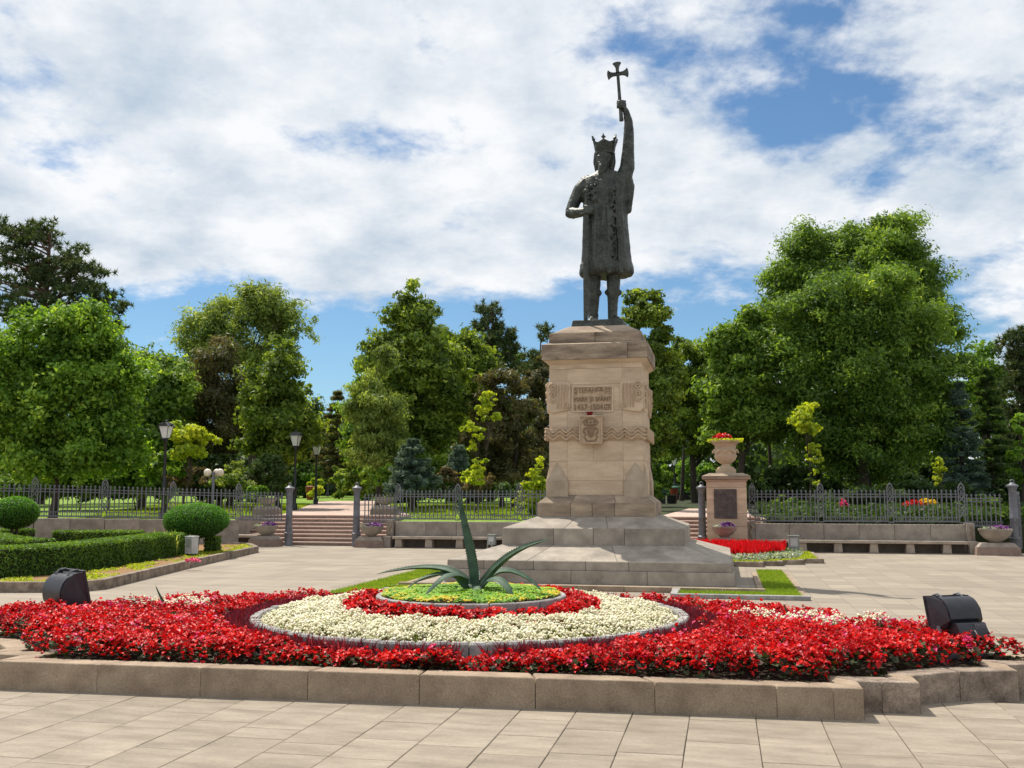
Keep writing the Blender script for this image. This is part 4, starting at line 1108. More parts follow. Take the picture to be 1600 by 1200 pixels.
# chest ornament and collar
limb([(926, 277, -.22), (936, 283, -.29), (948, 283, -.29), (960, 276, -.22)], [.05, .05, .05, .05])
for i in range(70):
    x = random.uniform(915, 946); y = random.uniform(284, 316)
    BB.ball(tuple(q(x, y, -.33 - .05 * math.sin((x - 910) / 36 * math.pi) - .0)), (random.uniform(.018, .04), .03, random.uniform(.018, .035)), 6, 5)
for i in range(60):    # patterned band down the coat front
    x = random.choice((956, 960)) + random.uniform(-1.5, 1.5); y = 290 + i * 2.0
    BB.ball(tuple(q(x, y, -.385 - (y - 290) / 130 * .07)), (.034, .022, .03), 6, 5)
for k in range(26):    # fur hem tufts
    a = 2 * math.pi * k / 26; c_ = q(947.5, 424, 0)
    BB.ball((c_.x + .575 * math.cos(a), c_.y + .46 * math.sin(a), c_.z + random.uniform(-.02, .03)), (.075, .05, .12), 8, 6)
# legs and boots
limb([(928.5, 425, 0), (928.3, 445, -.02), (927.7, 458, -.03)], [.165, .155, .145])
limb([(927.7, 456, -.03), (927.2, 472, -.02), (926.8, 488, .0), (927, 500, 0)], [.148, .138, .122, .122])
limb([(958.5, 425, .02), (958.5, 445, 0), (958, 458, -.01)], [.17, .16, .148])
limb([(958, 456, -.01), (957.5, 472, 0), (957.2, 488, .02), (957.5, 500, .02)], [.148, .125, .115, .118])
limb([(921.5, 457.5, -.03), (936, 458, -.03)], [.07, .07]); limb([(949.3, 457, -.01), (967, 457, -.01)], [.075, .075])   # boot cuffs
limb([(929, 500, .10), (926.5, 500, -.08), (922, 503, -.36)], [.10, .10, .075])
limb([(957, 500, .12), (962, 500, -.08), (969, 503, -.32)], [.10, .11, .08])
me = bpy.data.meshes.new('body'); me.from_pydata([tuple(Vector(v)) for v in BB.v], [], BB.f)
bm = bmesh.new(); bm.from_mesh(me); bmesh.ops.recalc_face_normals(bm, faces=bm.faces); bm.to_mesh(me); bm.free()
tmp = bpy.data.objects.new('tmp', me); COL.objects.link(tmp)
md = tmp.modifiers.new('r', 'REMESH'); md.mode = 'VOXEL'; md.voxel_size = .0185; md.use_smooth_shade = True
sm_ = tmp.modifiers.new('s', 'SMOOTH'); sm_.factor = .5; sm_.iterations = 1
tx = bpy.data.textures.new('bronze_relief', 'CLOUDS'); tx.noise_scale = .07; tx.noise_depth = 3
dm = tmp.modifiers.new('d', 'DISPLACE'); dm.texture = tx; dm.texture_coords = 'LOCAL'; dm.strength = .020; dm.mid_level = .5
bpy.context.view_layer.update()
me2 = bpy.data.meshes.new_from_object(tmp.evaluated_get(bpy.context.evaluated_depsgraph_get()))
bpy.data.objects.remove(tmp)
me2.name = 'body'; me2.materials.clear(); me2.materials.append(M['bronze'])
o = link('body', me2, ST); off = wloc(ST)
o.location = -off
print('statue faces', len(me2.polygons))
def stp(mb, name, smooth=True, bevel=0):
    o = link(name, mb.mesh(name, M['bronze'], smooth), ST); o.location = -wloc(ST)
    if bevel: m3 = o.modifiers.new('bevel', 'BEVEL'); m3.width = bevel; m3.segments = 2; m3.limit_method = 'ANGLE'
    return o
# crown: flaring band with five lily points
cr_ = MB(); cc = q(945.3, 238.5, -.03); seg = 40
pr = [(.205, -.06), (.225, -.05), (.222, .0), (.235, .02), (.262, .20), (.268, .235), (.25, .23), (.225, .05), (.19, .0)]
vs = []; fs = []
for r_, z in pr:
    for k in range(seg):
        a = 2 * math.pi * k / seg
        zz = z + (.05 * (math.cos(a * 6 + math.pi * 1.0) * .5 - .3) if z > .15 else 0)
        vs.append((cc.x + r_ * math.cos(a), cc.y + r_ * math.sin(a), cc.z + zz))
n_ = len(pr)
for j in range(n_ - 1):
    for k in range(seg): fs.append((j * seg + k, j * seg + (k + 1) % seg, (j + 1) * seg + (k + 1) % seg, (j + 1) * seg + k))
cr_.add(vs, fs)
for k in range(6):
    a = 2 * math.pi * k / 6 + math.pi / 2
    d = Vector((math.cos(a), math.sin(a), 0)); t_ = Vector((-d.y, d.x, 0))
    p = cc + d * .262 + Vector((0, 0, .20))
    lean = d * .03
    def pt(u, w2): return p + t_ * u + Vector((0, 0, w2)) + d * (w2 * .35)
    for (poly) in ([(-.035, -.02), (.035, -.02), (.018, .07), (-.018, .07)], [(-.055, .085), (0, .055), (.055, .085), (.02, .115), (0, .175), (-.02, .115)]):
        th = d * .022; nn = len(poly)
        cr_.add([pt(u, w2) - th for u, w2 in poly] + [pt(u, w2) + th for u, w2 in poly], [tuple(range(nn)), tuple(range(2 * nn - 1, nn - 1, -1))] + [(i, nn + i, nn + (i + 1) % nn, (i + 1) % nn) for i in range(nn)])
stp(cr_, 'crown')
# cross: flared arms, held in the fist
def flared(mb, a, b, w0, w1, cap_):
    a, b = Vector(a), Vector(b); d = (b - a).normalized(); n_ = Vector((0, 1, 0)).cross(d).normalized()
    L_ = (b - a).length; th = Vector((0, .032, 0))
    pts = []
    for t_ in (0, .5, .75, .9, 1.0):
        wv_ = w0 + (w1 - w0) * max(0, (t_ - .45) / .55) ** 2.2; pts.append((a + d * (L_ * t_), wv_ / 2))
    out_ = [p + n_ * w_ for p, w_ in pts]
    tipc = [b + d * .035 * math.cos(u) * cap_ + n_ * (w1 / 2) * math.sin(u) for u in (1.2, .6, 0, -.6, -1.2)]
    out_ = out_ + tipc + [p - n_ * w_ for p, w_ in reversed(pts)]
    nn = len(out_)
    mb.add([p - th for p in out_] + [p + th for p in out_], [tuple(range(nn)), tuple(range(2 * nn - 1, nn - 1, -1))] + [(i, nn + i, nn + (i + 1) % nn, (i + 1) % nn) for i in range(nn)])
xb = MB(); cen = q(965.2, 115.5, -.13)
flared(xb, cen, q(963.8, 99.5, -.13), .075, .20, 1)
flared(xb, cen, q(951.0, 117.5, -.13), .075, .22, 1)
flared(xb, cen, q(979.8, 113.5, -.13), .075, .22, 1)
btm = q(971.0, 188, -.13)
d = (btm - cen)
xb.tube([tuple(cen + Vector((0, 0, .03))), tuple(cen.lerp(btm, .5)), tuple(cen.lerp(btm, .78)), tuple(btm)], [.036, .040, .042, .052], 8)
xb.ball(tuple(btm), (.055, .05, .03), 8, 6)
stp(xb, 'cross')
# sword standing point down in front
sw = MB()
top = q(915.5, 299, -.53); gd_ = q(915.5, 333.5, -.545); tip_ = q(915.2, 503.5, -.47)
sw.tube([tuple(top), tuple(gd_)], .030, 8); sw.ball(tuple(q(915.5, 298.5, -.53)), (.058, .045, .055), 10, 8)
sw.tube([tuple(q(905.5, 335, -.545)), tuple(q(915.5, 333.5, -.545)), tuple(q(930, 332, -.545))], [.036, .028, .036], 8)
hw = .055
def blade(z_, w_, th): return [(-w_, 0), (0, -th), (w_, 0), (0, th)]
rowsb = [(gd_, .060, .030), (gd_.lerp(tip_, .48), .060, .030), (gd_.lerp(tip_, .50), .070, .036), (gd_.lerp(tip_, .55), .062, .030), (gd_.lerp(tip_, .97), .050, .028), (tip_, .02, .015)]
vs = []; fs = []
for c_, w_, th in rowsb: vs += [c_ + Vector((-w_, 0, 0)), c_ + Vector((0, -th, 0)), c_ + Vector((w_, 0, 0)), c_ + Vector((0, th, 0))]
for j in range(len(rowsb) - 1):
    for k in range(4): fs.append((j * 4 + k, j * 4 + (k + 1) % 4, (j + 1) * 4 + (k + 1) % 4, (j + 1) * 4 + k))
fs += [(0, 1, 2, 3), tuple(len(vs) - 1 - k for k in range(4))]
sw.add(vs, fs); stp(sw, 'sword', False)
# bronze base plate
bp_ = MB().prism([(-.62, -.62), (.60, -.62), (.62, .62), (-.62, .62)], 5.621, 5.79, [(-.59, -.58), (.57, -.58), (.59, .58), (-.59, .58)])
bp_.v = [(x + MX + .02, y + MY, z) for x, y, z in bp_.v]
stp(bp_, 'base_plate', False, .02)
# ============================================================ RAILING, WALLS, GATE POSTS
FY = 32.9
# picket: thin square bar, spear head, small collar; height .93 -> 1.93
def make_picket():
    m_ = MB(); r_ = .015
    m_.box(-r_, r_, -r_, r_, 0, .93)
    m_.prism([(-.018, -.014), (.018, -.014), (.018, .014), (-.018, .014)], .88, .895)
    n0 = [(-.012, -.008), (.012, -.008), (.012, .008), (-.012, .008)]
    wd = [(-.036, -.009), (.036, -.009), (.036, .009), (-.036, .009)]; tp = [(-.002, -.002), (.002, -.002), (.002, .002), (-.002, .002)]
    m_.prism(n0, .931, .955, wd); m_.prism(wd, .956, 1.01, tp)
    return m_.mesh('picket', M['iron'])
PICK = make_picket()
def make_small():
    m_ = MB(); m_.box(-.007, .007, -.007, .007, 0, .13); m_.prism([(-.018, -.007), (.018, -.007), (.018, .007), (-.018, .007)], .131, .175, [(-.002, -.002), (.002, -.002), (.002, .002), (-.002, .002)])
    return m_.mesh('short_picket', M['iron'])
SMALL = make_small()
def make_fpost():
    m_ = MB(); w_ = .085; T = .022
    for s_ in (-1, 1): m_.box(s_ * w_ - .014, s_ * w_ + .014, -T, T, 0, 1.06)
    # pointed head
    def bar(a, b, t=.014):
        a, b = Vector((a[0], 0, a[1])), Vector((b[0], 0, b[1])); d = (b - a).normalized(); n_ = Vector((0, 1, 0)).cross(d) * t
        m_.add([a - n_ + Vector((0, -T * .8, 0)), a + n_ + Vector((0, -T * .8, 0)), b + n_ + Vector((0, -T * .8, 0)), b - n_ + Vector((0, -T * .8, 0)),
                a - n_ + Vector((0, T * .8, 0)), a + n_ + Vector((0, T * .8, 0)), b + n_ + Vector((0, T * .8, 0)), b - n_ + Vector((0, T * .8, 0))],
               [(0, 3, 2, 1), (4, 5, 6, 7), (0, 1, 5, 4), (1, 2, 6, 5), (2, 3, 7, 6), (3, 0, 4, 7)])
    for s_ in (-1, 1):
        bar((s_ * w_, 1.05), (s_ * .055, 1.14), .018); bar((s_ * .055, 1.14), (0, 1.20), .018)
        bar((s_ * .055, .98), (0, 1.10), .010); bar((s_ * .04, .86), (0, .99), .009)
    m_.prism([(-.03, -.018), (.03, -.018), (.03, .018), (-.03, .018)], 1.18, 1.24, [(-.004, -.004), (.004, -.004), (.004, .004), (-.004, .004)])
    for z0, z1 in ((.60, .84), (.12, .40)):
        bar((-w_, z0), (w_, z1)); bar((w_, z0), (-w_, z1))
        bar((-w_, (z0 + z1) / 2), (0, z1 + .03), .008); bar((w_, (z0 + z1) / 2), (0, z1 + .03), .008)
    m_.tube([(.055 * math.cos(a), 0, .50 + .055 * math.sin(a)) for a in np.linspace(0, 2 * math.pi, 13)], .012, 5)
    m_.box(-w_, w_, -.016, .016, -.02, .02); m_.box(-w_, w_, -.016, .016, .86, .88)
    return m_.mesh('ornamental_post', M['iron'])
FPOST = make_fpost()
def fence(label, pts, zs_, npick, posts=True, endposts=(True, True)):
    """pts: list of (x,y) post places; zs_: foot heights"""
    t = thing('iron_railing', label, 'fence', (pts[0][0], pts[0][1], zs_[0] - .03), 0, 'grey iron railings along the square')
    o0 = wloc(t)
    rails = []
    for i in range(len(pts) - 1):
        a, b = Vector((*pts[i], zs_[i])), Vector((*pts[i + 1], zs_[i + 1])); d = b - a; L_ = d.length; u = d / L_; ang = math.atan2(d.y, d.x)
        for zr, hh in ((.03, .022), (.16, .012), (.78, .014), (.885 - .02, .014)):
            m_ = MB(); p0 = a + Vector((0, 0, zr)); n2 = Vector((-u.y, u.x, 0)) * .013
            s0 = p0 + u * .09; s1 = b + Vector((0, 0, zr)) - u * .09
            hz = Vector((0, 0, hh))
            m_.add([s0 - n2 - hz, s1 - n2 - hz, s1 + n2 - hz, s0 + n2 - hz, s0 - n2 + hz, s1 - n2 + hz, s1 + n2 + hz, s0 + n2 + hz],
                   [(0, 3, 2, 1), (4, 5, 6, 7), (0, 1, 5, 4), (1, 2, 6, 5), (2, 3, 7, 6), (3, 0, 4, 7)])
            m_.build('rail', M['iron'], t)
        k = max(2, round(npick * L_ / 2.085))
        for j in range(k):
            p = a + d * ((j + .5) / k * (1 - .19 / L_) + .095 / L_)
            link('picket', PICK, t, p - o0, (0, 0, ang))
            if j < k - 1:
                p2 = a + d * ((j + 1) / k * (1 - .19 / L_) + .095 / L_)
                link('short_picket', SMALL, t, p2 - o0, (0, 0, ang))
    for i, p in enumerate(pts):
        if (i == 0 and not endposts[0]) or (i == len(pts) - 1 and not endposts[1]): continue
        a = Vector((*p, zs_[i])); j = min(i, len(pts) - 2)
        d = Vector(pts[j + 1]) - Vector(pts[j])
        link('ornamental_post', FPOST, t, a - o0 + Vector((0, 0, 0)), (0, 0, math.atan2(d.y, d.x)))
    return t
RZ = .93
fence('grey iron railing of spear pickets on the bench wall right of the stone pillar', [(.92, FY), (3.01, FY), (5.09, FY), (7.16, FY)], [RZ] * 4, 14)
fence('short grey iron railing behind the flower bowl at the right end of the square', [(7.16, FY + .05), (8.42, FY + .05)], [RZ - .13] * 2, 14, endposts=(False, False))
fence('grey iron railing on the bench wall between the left steps and the monument', [(-10.9, FY), (-8.79, FY), (-6.65, FY), (-4.55, FY), (-2.4, FY)], [RZ] * 5, 14)
fence('short grey iron railing between the right post of the left steps and the bench wall', [(-12.28, FY + .05), (-10.9, FY + .05)], [RZ - .13] * 2, 14, endposts=(False, False))
LP = [gd(375, 700, 34.2), gd(273, 700, 33.2), gd(167, 700, 32.0), gd(58, 700, 31.0), gd(-55, 700, 30.2), gd(-170, 700, 29.6)]
LZ = [.95, 1.0, 1.06, 1.10, 1.12, 1.12]
LX = [(p.x, p.y) for p in LP]
fence('long grey iron railing curving behind the clipped hedges on the left', list(reversed(LX)), list(reversed(LZ)), 14)
fence('short grey iron railing between the left wall and the left post of the steps', [LX[0], (-15.03, FY)], [.90, .86], 14, endposts=(False, False))
# low stone walls under the railings, with seats
def wall(label, pts, tops, y_th=.32, seat=None, name='parapet_wall', group=None):
    t = thing(name, label, 'wall', (pts[0][0], pts[0][1], 0), 0, group)
    for i in range(len(pts) - 1):
        a, b = Vector(pts[i]), Vector(pts[i + 1]); L_ = (b - a).length; n_ = max(1, round(L_ / 1.04)); u = (b - a) / L_; nn = Vector((-u.y, u.x))
        for k in range(n_):
            p, r_ = a + u * (L_ * k / n_ + .003), a + u * (L_ * (k + 1) / n_ - .003)
            h_ = tops[i] + (tops[i + 1] - tops[i]) * (k + .5) / n_
            f = nn * (y_th / 2)
            MB().prism([tuple(p - f), tuple(r_ - f), tuple(r_ + f), tuple(p + f)], .0, h_).build('wall_stone', M['wall'], t, False, .01)
    return t
wall('low stone wall with a bench in front, right of the stone pillar', [(.98, FY + .02), (7.25, FY + .02)], [.87, .87], group='stone walls under the railings')
wall('low stone wall with a bench in front, between the left steps and the monument', [(-10.95, FY + .02), (-2.3, FY + .02)], [.87, .87], group='stone walls under the railings')
wall('low grey stone wall curving behind the clipped hedges on the left', list(reversed([(x, y + .02) for x, y in LX])), [z - .04 for z in reversed(LZ)], group='stone walls under the railings')
def bench(label, x0, x1, sup):
    t = thing('stone_bench', label, 'bench', ((x0 + x1) / 2, FY - .42, 0), 0, 'stone benches against the low walls')
    n_ = max(1, round((x1 - x0) / 2.08))
    for k in range(n_):
        a, b = x0 + (x1 - x0) * k / n_ + .003, x0 + (x1 - x0) * (k + 1) / n_ - .003
        MB().box(a, b, FY - .62, FY - .16, .30, .385).build('seat_slab', M['bench'], t, False, .012)
    for x in sup:
        MB().prism([(x - .13, FY - .56), (x + .13, FY - .56), (x + .13, FY - .2), (x - .13, FY - .2)], .0, .298, [(x - .11, FY - .56), (x + .11, FY - .56), (x + .11, FY - .2), (x - .11, FY - .2)]).build('support', M['bench'], t, False, .01)
    MB().box(x0, x1, FY - .175, FY - .145, 0, .29).build('back_stone', M['recess'], t)
    MB().box(x0 - .0, x1, FY - .7, FY - .18, 0.0, .022).build('plinth', M['recess'], t)
    return t
bench('long stone bench against the low wall right of the stone pillar', .98, 7.15, [1.35 + 1.045 * i for i in range(6)] )
bench('long stone bench against the low wall between the left steps and the monument', -10.9, -2.6, [-10.7 + 1.06 * i for i in range(8)])
bench('short stone bench beside the ball shrub left of the left steps', -17.2, -15.75, [-17.0, -15.95])
# carved end pillars of the benches
def endpier(x, lb):
    t = thing('bench_end_pier', lb, 'pier', (x, FY - .25, 0), 0, 'small carved stone piers at the bench ends')
    MB().box(x - .11, x + .11, FY - .30, FY + .14, .386, .93).build('pier', M['wall'], t, False, .012)
    MB().box(x - .12, x + .12, FY - .56, FY + .12, .0, .384).build('foot', M['wall'], t, False, .012)
    m_ = MB(); m_.tube([(x, FY - .315, .84), (x + .05, FY - .33, .74), (x - .03, FY - .33, .62), (x, FY - .32, .45)], .035, 6); m_.build('carved_scroll', M['kerb'], t, True)
endpier(7.32, 'small carved stone pier at the right end of the right bench')
endpier(-11.1, 'small carved stone pier at the left end of the bench by the left steps')
endpier(.86, 'small carved stone pier between the stone pillar and the right bench')
endpier(-15.60, 'small carved stone pier beside the ball shrub left of the steps')
# cast iron gate posts
def gatepost():
    m_ = MB().lathe([(.155, 0), (.155, .05), (.145, .07), (.145, .40), (.16, .42), (.16, .45), (.125, .48), (.115, 1.0), (.125, 1.02), (.125, 1.05), (.115, 1.07), (.108, 1.86), (.12, 1.90), (.13, 1.91), (.13, 1.93), (.155, 1.97), (.172, 1.98), (.172, 2.02), (.12, 2.045), (.08, 2.07), (.055, 2.10)], (0, 0, 0), 22)
    return m_.mesh('shaft', M['iron'], True)
GP = gatepost()
fm = MB(); fm.tube([(.055 * math.cos(a), 0, .055 * math.sin(a)) for a in np.linspace(0, 2 * math.pi, 15)], .016, 6); fm.ball((0, 0, -.05), (.07, .07, .035), 10, 6)
FIN = fm.mesh('ring_finial', M['iron'], True)
for x, y, z, lb in ((-14.9, FY, 0, 'left cast iron post of the left steps'), (-12.4, FY, 0, 'right cast iron post of the left steps'),
                    (-.66, FY, 0, 'cast iron post between the monument and the stone pillar'), (8.55, FY - .25, .04, 'cast iron post at the right edge of the square')):
    t = thing('iron_gate_post', 'thick grey round ' + lb, 'post', (x, y, z), 0, 'round cast iron gate posts')
    link('shaft', GP, t); link('ring_finial', FIN, t, (0, 0, 2.13))
    m_ = MB(); m_.box(-.03, .03, -.15, -.10, .95, 1.05); link('hinge', m_.mesh('hinge', M['iron']), t)
# gate leaf standing open at the far right
t = thing('iron_gate_leaf', 'grey iron gate leaf standing open at the right edge of the picture', 'gate', (8.78, FY - .1, .05))
for j in range(8):
    p = Vector((.02 + .03 * j, .10 + .16 * j, .1)); o = link('picket', PICK, t, p, (0, 0, R(79))); o.scale = (1, 1, 1.72)
for zr in (.12, .32, 1.0, 1.45, 1.6):
    m_ = MB(); m_.tube([(0, 0, zr), (.27, 1.35, zr)], .018, 4); link('rail', m_.mesh('rail', M['iron']), t)

# steps up to the park
def stairs(label, x0, x1, n_=8, rise=.128, tread=.30, ys=FY + .28):
    t = thing('stone_steps', label, 'steps', ((x0 + x1) / 2, ys, 0))
    for k in range(n_):
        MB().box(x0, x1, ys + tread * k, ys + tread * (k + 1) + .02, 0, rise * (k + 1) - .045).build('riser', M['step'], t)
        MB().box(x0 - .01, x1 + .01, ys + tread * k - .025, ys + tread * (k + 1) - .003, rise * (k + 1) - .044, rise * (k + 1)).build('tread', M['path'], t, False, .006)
    return t
stairs('eight reddish stone steps between two cast iron posts on the left', -16.93, -11.32)
stairs('reddish stone steps behind the cast iron post beside the stone pillar', -2.13, 1.23)
# stone pillar with plaque
t = thing('stone_pillar', 'square sandstone pillar with a dark plaque right of the monument', 'pillar', (.12, 32.35, 0))
pz = [0, .42, .80, 1.20, 1.62, 2.0, 2.2]
for a, b in zip(pz, pz[1:]):
    MB().box(-.49, .73, 31.86, 33.06, a + .002, b - .002).build('stone_block', M['sand'], t, False, .006)
MB().box(-.53, .77, 31.82, 33.10, 2.20, 2.25).build('moulding', M['sand'], t, False, .01)
MB().box(-.62, .86, 31.74, 33.18, 2.251, 2.36).build('cap', M['sandstain'], t, False, .015)
MB().prism([(-.62, 31.74), (.86, 31.74), (.86, 33.18), (-.62, 33.18)], 2.361, 2.45, [(-.40, 31.96), (.64, 31.96), (.64, 32.96), (-.40, 32.96)]).build('cap_slope', M['sandstain'], t)
pq = MB().box(-.265, .43, 31.825, 31.87, 1.045, 1.95).build('plaque', M['plaque'], t, False, .008)
for i in range(5):    # worn unreadable relief lines
    m_ = MB(); z_ = 1.80 - i * .145
    for j in range(7): m_.box(-.20 + j * .085, -.20 + j * .085 + random.uniform(.03, .07), 31.815, 31.826, z_, z_ + .035)
    m_.build('worn_relief', M['plaque'], pq)
# urn on the pillar
def flowers_on(name, label, cat, c, rx, ry, h_, n, mats, r_=.03, root=None):
    P = np.column_stack([c[0] + rx * (a := np.sqrt(rng.uniform(0, 1, n))) * np.cos(b := rng.uniform(0, 6.28, n)), c[1] + ry * a * np.sin(b)])
    z = c[2] + h_ * (1 - .5 * a ** 2) * rng.uniform(.5, 1.0, n)
    me_ = scatter(name, [(x * r_ / .028, y * r_ / .028, z_ * r_ / .028) for x, y, z_ in BV], BF, np.column_stack([P, z]), rng.uniform(0, 6.28, n), np.abs(rng.normal(.6, .6, n)), rng.uniform(.7, 1.3, n), mats, rng.uniform(0, 1, n))
    o = link(name, me_)
    return tag(o, label, cat, kind='stuff')
def leaves_on(name, label, cat, c, rx, ry, h_, n, mt, sz=.06, low=0.0):
    a = np.sqrt(rng.uniform(low, 1, n)); b = rng.uniform(0, 6.28, n)
    P = np.column_stack([c[0] + rx * a * np.cos(b), c[1] + ry * a * np.sin(b), c[2] + h_ * rng.uniform(0, 1, n)])
    Nn = rng.normal(size=(n, 3)); Nn[:, 2] += .6
    V, F = leafquads(P, Nn, rng.uniform(.6, 1.4, n) * sz, .6)
    return tag(link(name, npmesh(name, V, F, mt, np.repeat(rng.uniform(0, 1, n), 4))), label, cat, kind='stuff')
t = thing('stone_urn', 'carved sandstone urn standing on top of the stone pillar', 'urn', (.12, 32.45, 2.45))
link('foot_block', MB().box(-.31, .31, -.31, .31, 0, .13).mesh('foot_block', M['sand']), t)
u_ = MB().lathe([(.27, .131), (.27, .17), (.14, .24), (.12, .29), (.20, .33), (.30, .42), (.35, .52), (.36, .56), (.33, .59), (.34, .66), (.37, .70), (.37, .76), (.32, .79), (.335, .88), (.43, .97), (.48, .99), (.48, 1.04), (.42, 1.04), (.38, .96), (.05, .94)], (0, 0, 0), 32)
ub = link('bowl', u_.mesh('bowl', M['sand'], True), t)
for k in range(8):
    a = k * math.pi / 4; m_ = MB(); m_.tube([((.375) * math.cos(a - .3), .375 * math.sin(a - .3), .74), (.40 * math.cos(a), .40 * math.sin(a), .66), (.375 * math.cos(a + .3), .375 * math.sin(a + .3), .74)], .026, 6)
    link('garland', m_.mesh('garland', M['sand'], True), ub)
flowers_on('red_flowers', 'red flowers growing in the urn on the stone pillar', 'flowers', (.05, 32.45, 3.50), .30, .30, .22, 260, M['begonia'], .045)
leaves_on('trailing_leaves', 'yellow green leaves spilling over the rim of the urn', 'foliage', (.12, 32.45, 3.44), .56, .50, .10, 500, M['lf_yellow'], .075, .35)
# bowl planters
def bowl_mesh():
    return MB().lathe([(.16, 0), (.18, .03), (.22, .06), (.34, .14), (.42, .24), (.455, .33), (.47, .345), (.475, .40), (.44, .40), (.41, .35), (.05, .33)], (0, 0, 0), 32).mesh('bowl', M['wall'], True)
BOWL = bowl_mesh()
def bowl(label, x, y, z, base=True, sc=1.0, tone='violet'):
    t = thing('stone_bowl_planter', label, 'planter', (x, y, z), 0, 'round stone bowl planters')
    hb = 0
    if base:
        w_ = .62 * sc
        link('base_block', MB().prism([(-w_, -w_ * .55), (w_, -w_ * .55), (w_, w_ * .55), (-w_, w_ * .55)], 0, .24, [(-w_ * .95, -w_ * .5), (w_ * .95, -w_ * .5), (w_ * .95, w_ * .5), (-w_ * .95, w_ * .5)]).mesh('base_block', M['step']), t)
        link('base_block', MB().prism([(-w_ * .9, -w_ * .5), (w_ * .9, -w_ * .5), (w_ * .9, w_ * .5), (-w_ * .9, w_ * .5)], .242, .36, [(-w_ * .72, -w_ * .42), (w_ * .72, -w_ * .42), (w_ * .72, w_ * .42), (-w_ * .72, w_ * .42)]).mesh('base_block', M['wall']), t)
        hb = .37
    else:
        link('base_block', MB().box(-.26 * sc, .26 * sc, -.26 * sc, .26 * sc, 0, .16).mesh('base_block', M['wall']), t); hb = .161
    o = link('bowl', BOWL, t, (0, 0, hb)); o.scale = (sc, sc, sc)
    return hb + .40 * sc
for x, y, sc, base_, lb, fl_ in ((7.92, FY - .62, 1.0, True, 'round stone bowl with violet flowers at the right end of the square', 'violet flowers in the rightmost stone bowl'),
                                 (-11.72, FY - .35, .86, True, 'round stone bowl on a block just right of the left steps', 'violet and white flowers in the bowl right of the left steps'),
                                 (-15.55, FY - .45, .86, True, 'round stone bowl on a block just left of the left steps', 'violet flowers in the bowl left of the left steps')):
    ht = bowl(lb, x, y, 0, base_, sc)
    flowers_on('violet_flowers', fl_, 'flowers', (x + .1, y, ht - .05), .28, .25, .17, 120, M['bluebl'], .045)
    leaves_on('bowl_foliage', 'pale leaves in the ' + lb[6:], 'foliage', (x - .08, y, ht - .06), .34, .3, .12, 160, M['silver'], .06)
ht = bowl('small round stone bowl at the foot of the stone pillar', .03, 31.35, .33, False, .80)
MB().box(-.27, .33, 31.08, 31.62, 0.0, .328).build('block', M['bench'], thing('stone_block_plinth', 'plain stone block under the small bowl before the pillar', 'plinth', (.03, 31.35, 0)), False, .01)
flowers_on('violet_flowers', 'dark violet flowers in the small bowl at the foot of the pillar', 'flowers', (.10, 31.35, .33 + ht - .04), .24, .22, .17, 110, M['bluebl'], .045)
leaves_on('bowl_foliage', 'white tinged leaves in the small bowl at the foot of the pillar', 'foliage', (-.10, 31.35, .33 + ht - .04), .22, .2, .10, 100, M['silver'], .06)
p = gy(417, 790, 35.6); bowl('round stone bowl on a pedestal seen through the railing left of the steps', p.x, 35.6, .98, True, .8)
p = gy(601, 790, 36.2); bowl('round stone bowl beside the park path seen through the railing right of the steps', p.x, 36.2, 1.0, True, .8)

# ============================================================ RIGHT BED IN FRONT OF THE PILLAR
kb = thing('stepped_bed_kerb', 'low stepped kerb round the small red bed before the stone pillar', 'kerb', (1.0, 26.0, 0))
RB = [(-1.9, 26.2), (.95, 25.7), (.95, 26.15), (1.45, 26.2), (1.45, 26.7), (2.0, 26.8), (2.0, 27.3), (2.55, 27.4), (2.55, 30.6), (2.0, 31.2), (-.3, 31.1), (-1.9, 31.0)]
kerb_stones(RB, inset(RB, .12), cutsfor(RB, {}), kb, .12, M['kerbdark'], .01)
RBI = inset(RB, .12)
so = MB(); so.v = [(x, y, .09) for x, y in RBI]; so.f = [tuple(range(len(RBI)))]
tag(so.build('soil', M['soil']), kind='structure', label='soil of the small red bed', cat='soil')
def spikes(name, label, poly, z, dens, ht_, mt, wd=.02):
    P = polypts(poly, dens); n = len(P); hh = rng.uniform(.6, 1.1, n) * ht_
    V = []; b = np.column_stack([P, np.full(n, z)]); b[:, 2] += hh * .35
    d = rng.normal(size=(n, 2)) * .10; w_ = rng.normal(size=(n, 2)); w_ /= np.linalg.norm(w_, axis=1, keepdims=True)
    w3 = np.column_stack([w_ * wd, np.zeros(n)]); tp = b + np.column_stack([d * hh[:, None], hh * .7]); md_ = b + np.column_stack([d * hh[:, None] * .4, hh * .3])
    V = np.stack([b - w3 * .4, md_ - w3, tp, md_ + w3], 1).reshape(-1, 3)
    return tag(link(name, npmesh(name, V, np.arange(4 * n).reshape(n, 4), mt, np.repeat(rng.uniform(0, 1, n), 4))), label, 'flowers', kind='stuff')
red_poly = [(-1.7, 27.2), (.6, 27.0), (1.6, 28.2), (1.75, 30.4), (-.3, 30.9), (-1.7, 30.8)]
spikes('red_salvia', 'upright red salvia filling the small bed in front of the pillar', red_poly, .1, 420, .36, M['salvia'], .035)
leaves_on('salvia_foliage', 'green leaves between the red salvia', 'foliage', (.2, 28.8, .1), 1.8, 1.8, .18, 2500, M['lf_dark'], .09)
sil_poly = [(-.6, 26.3), (.9, 26.2), (1.9, 27.4), (2.2, 29.5), (1.8, 30.4), (1.7, 28.3), (.7, 27.0), (-.6, 27.2)]
P = polypts(sil_poly, 420); n = len(P); P = np.column_stack([P, .12 + rng.uniform(0, .15, n)]); Nn = rng.normal(size=(n, 3)); Nn[:, 2] += .4
V, F = leafquads(P, Nn, rng.uniform(.05, .12, n), .5)
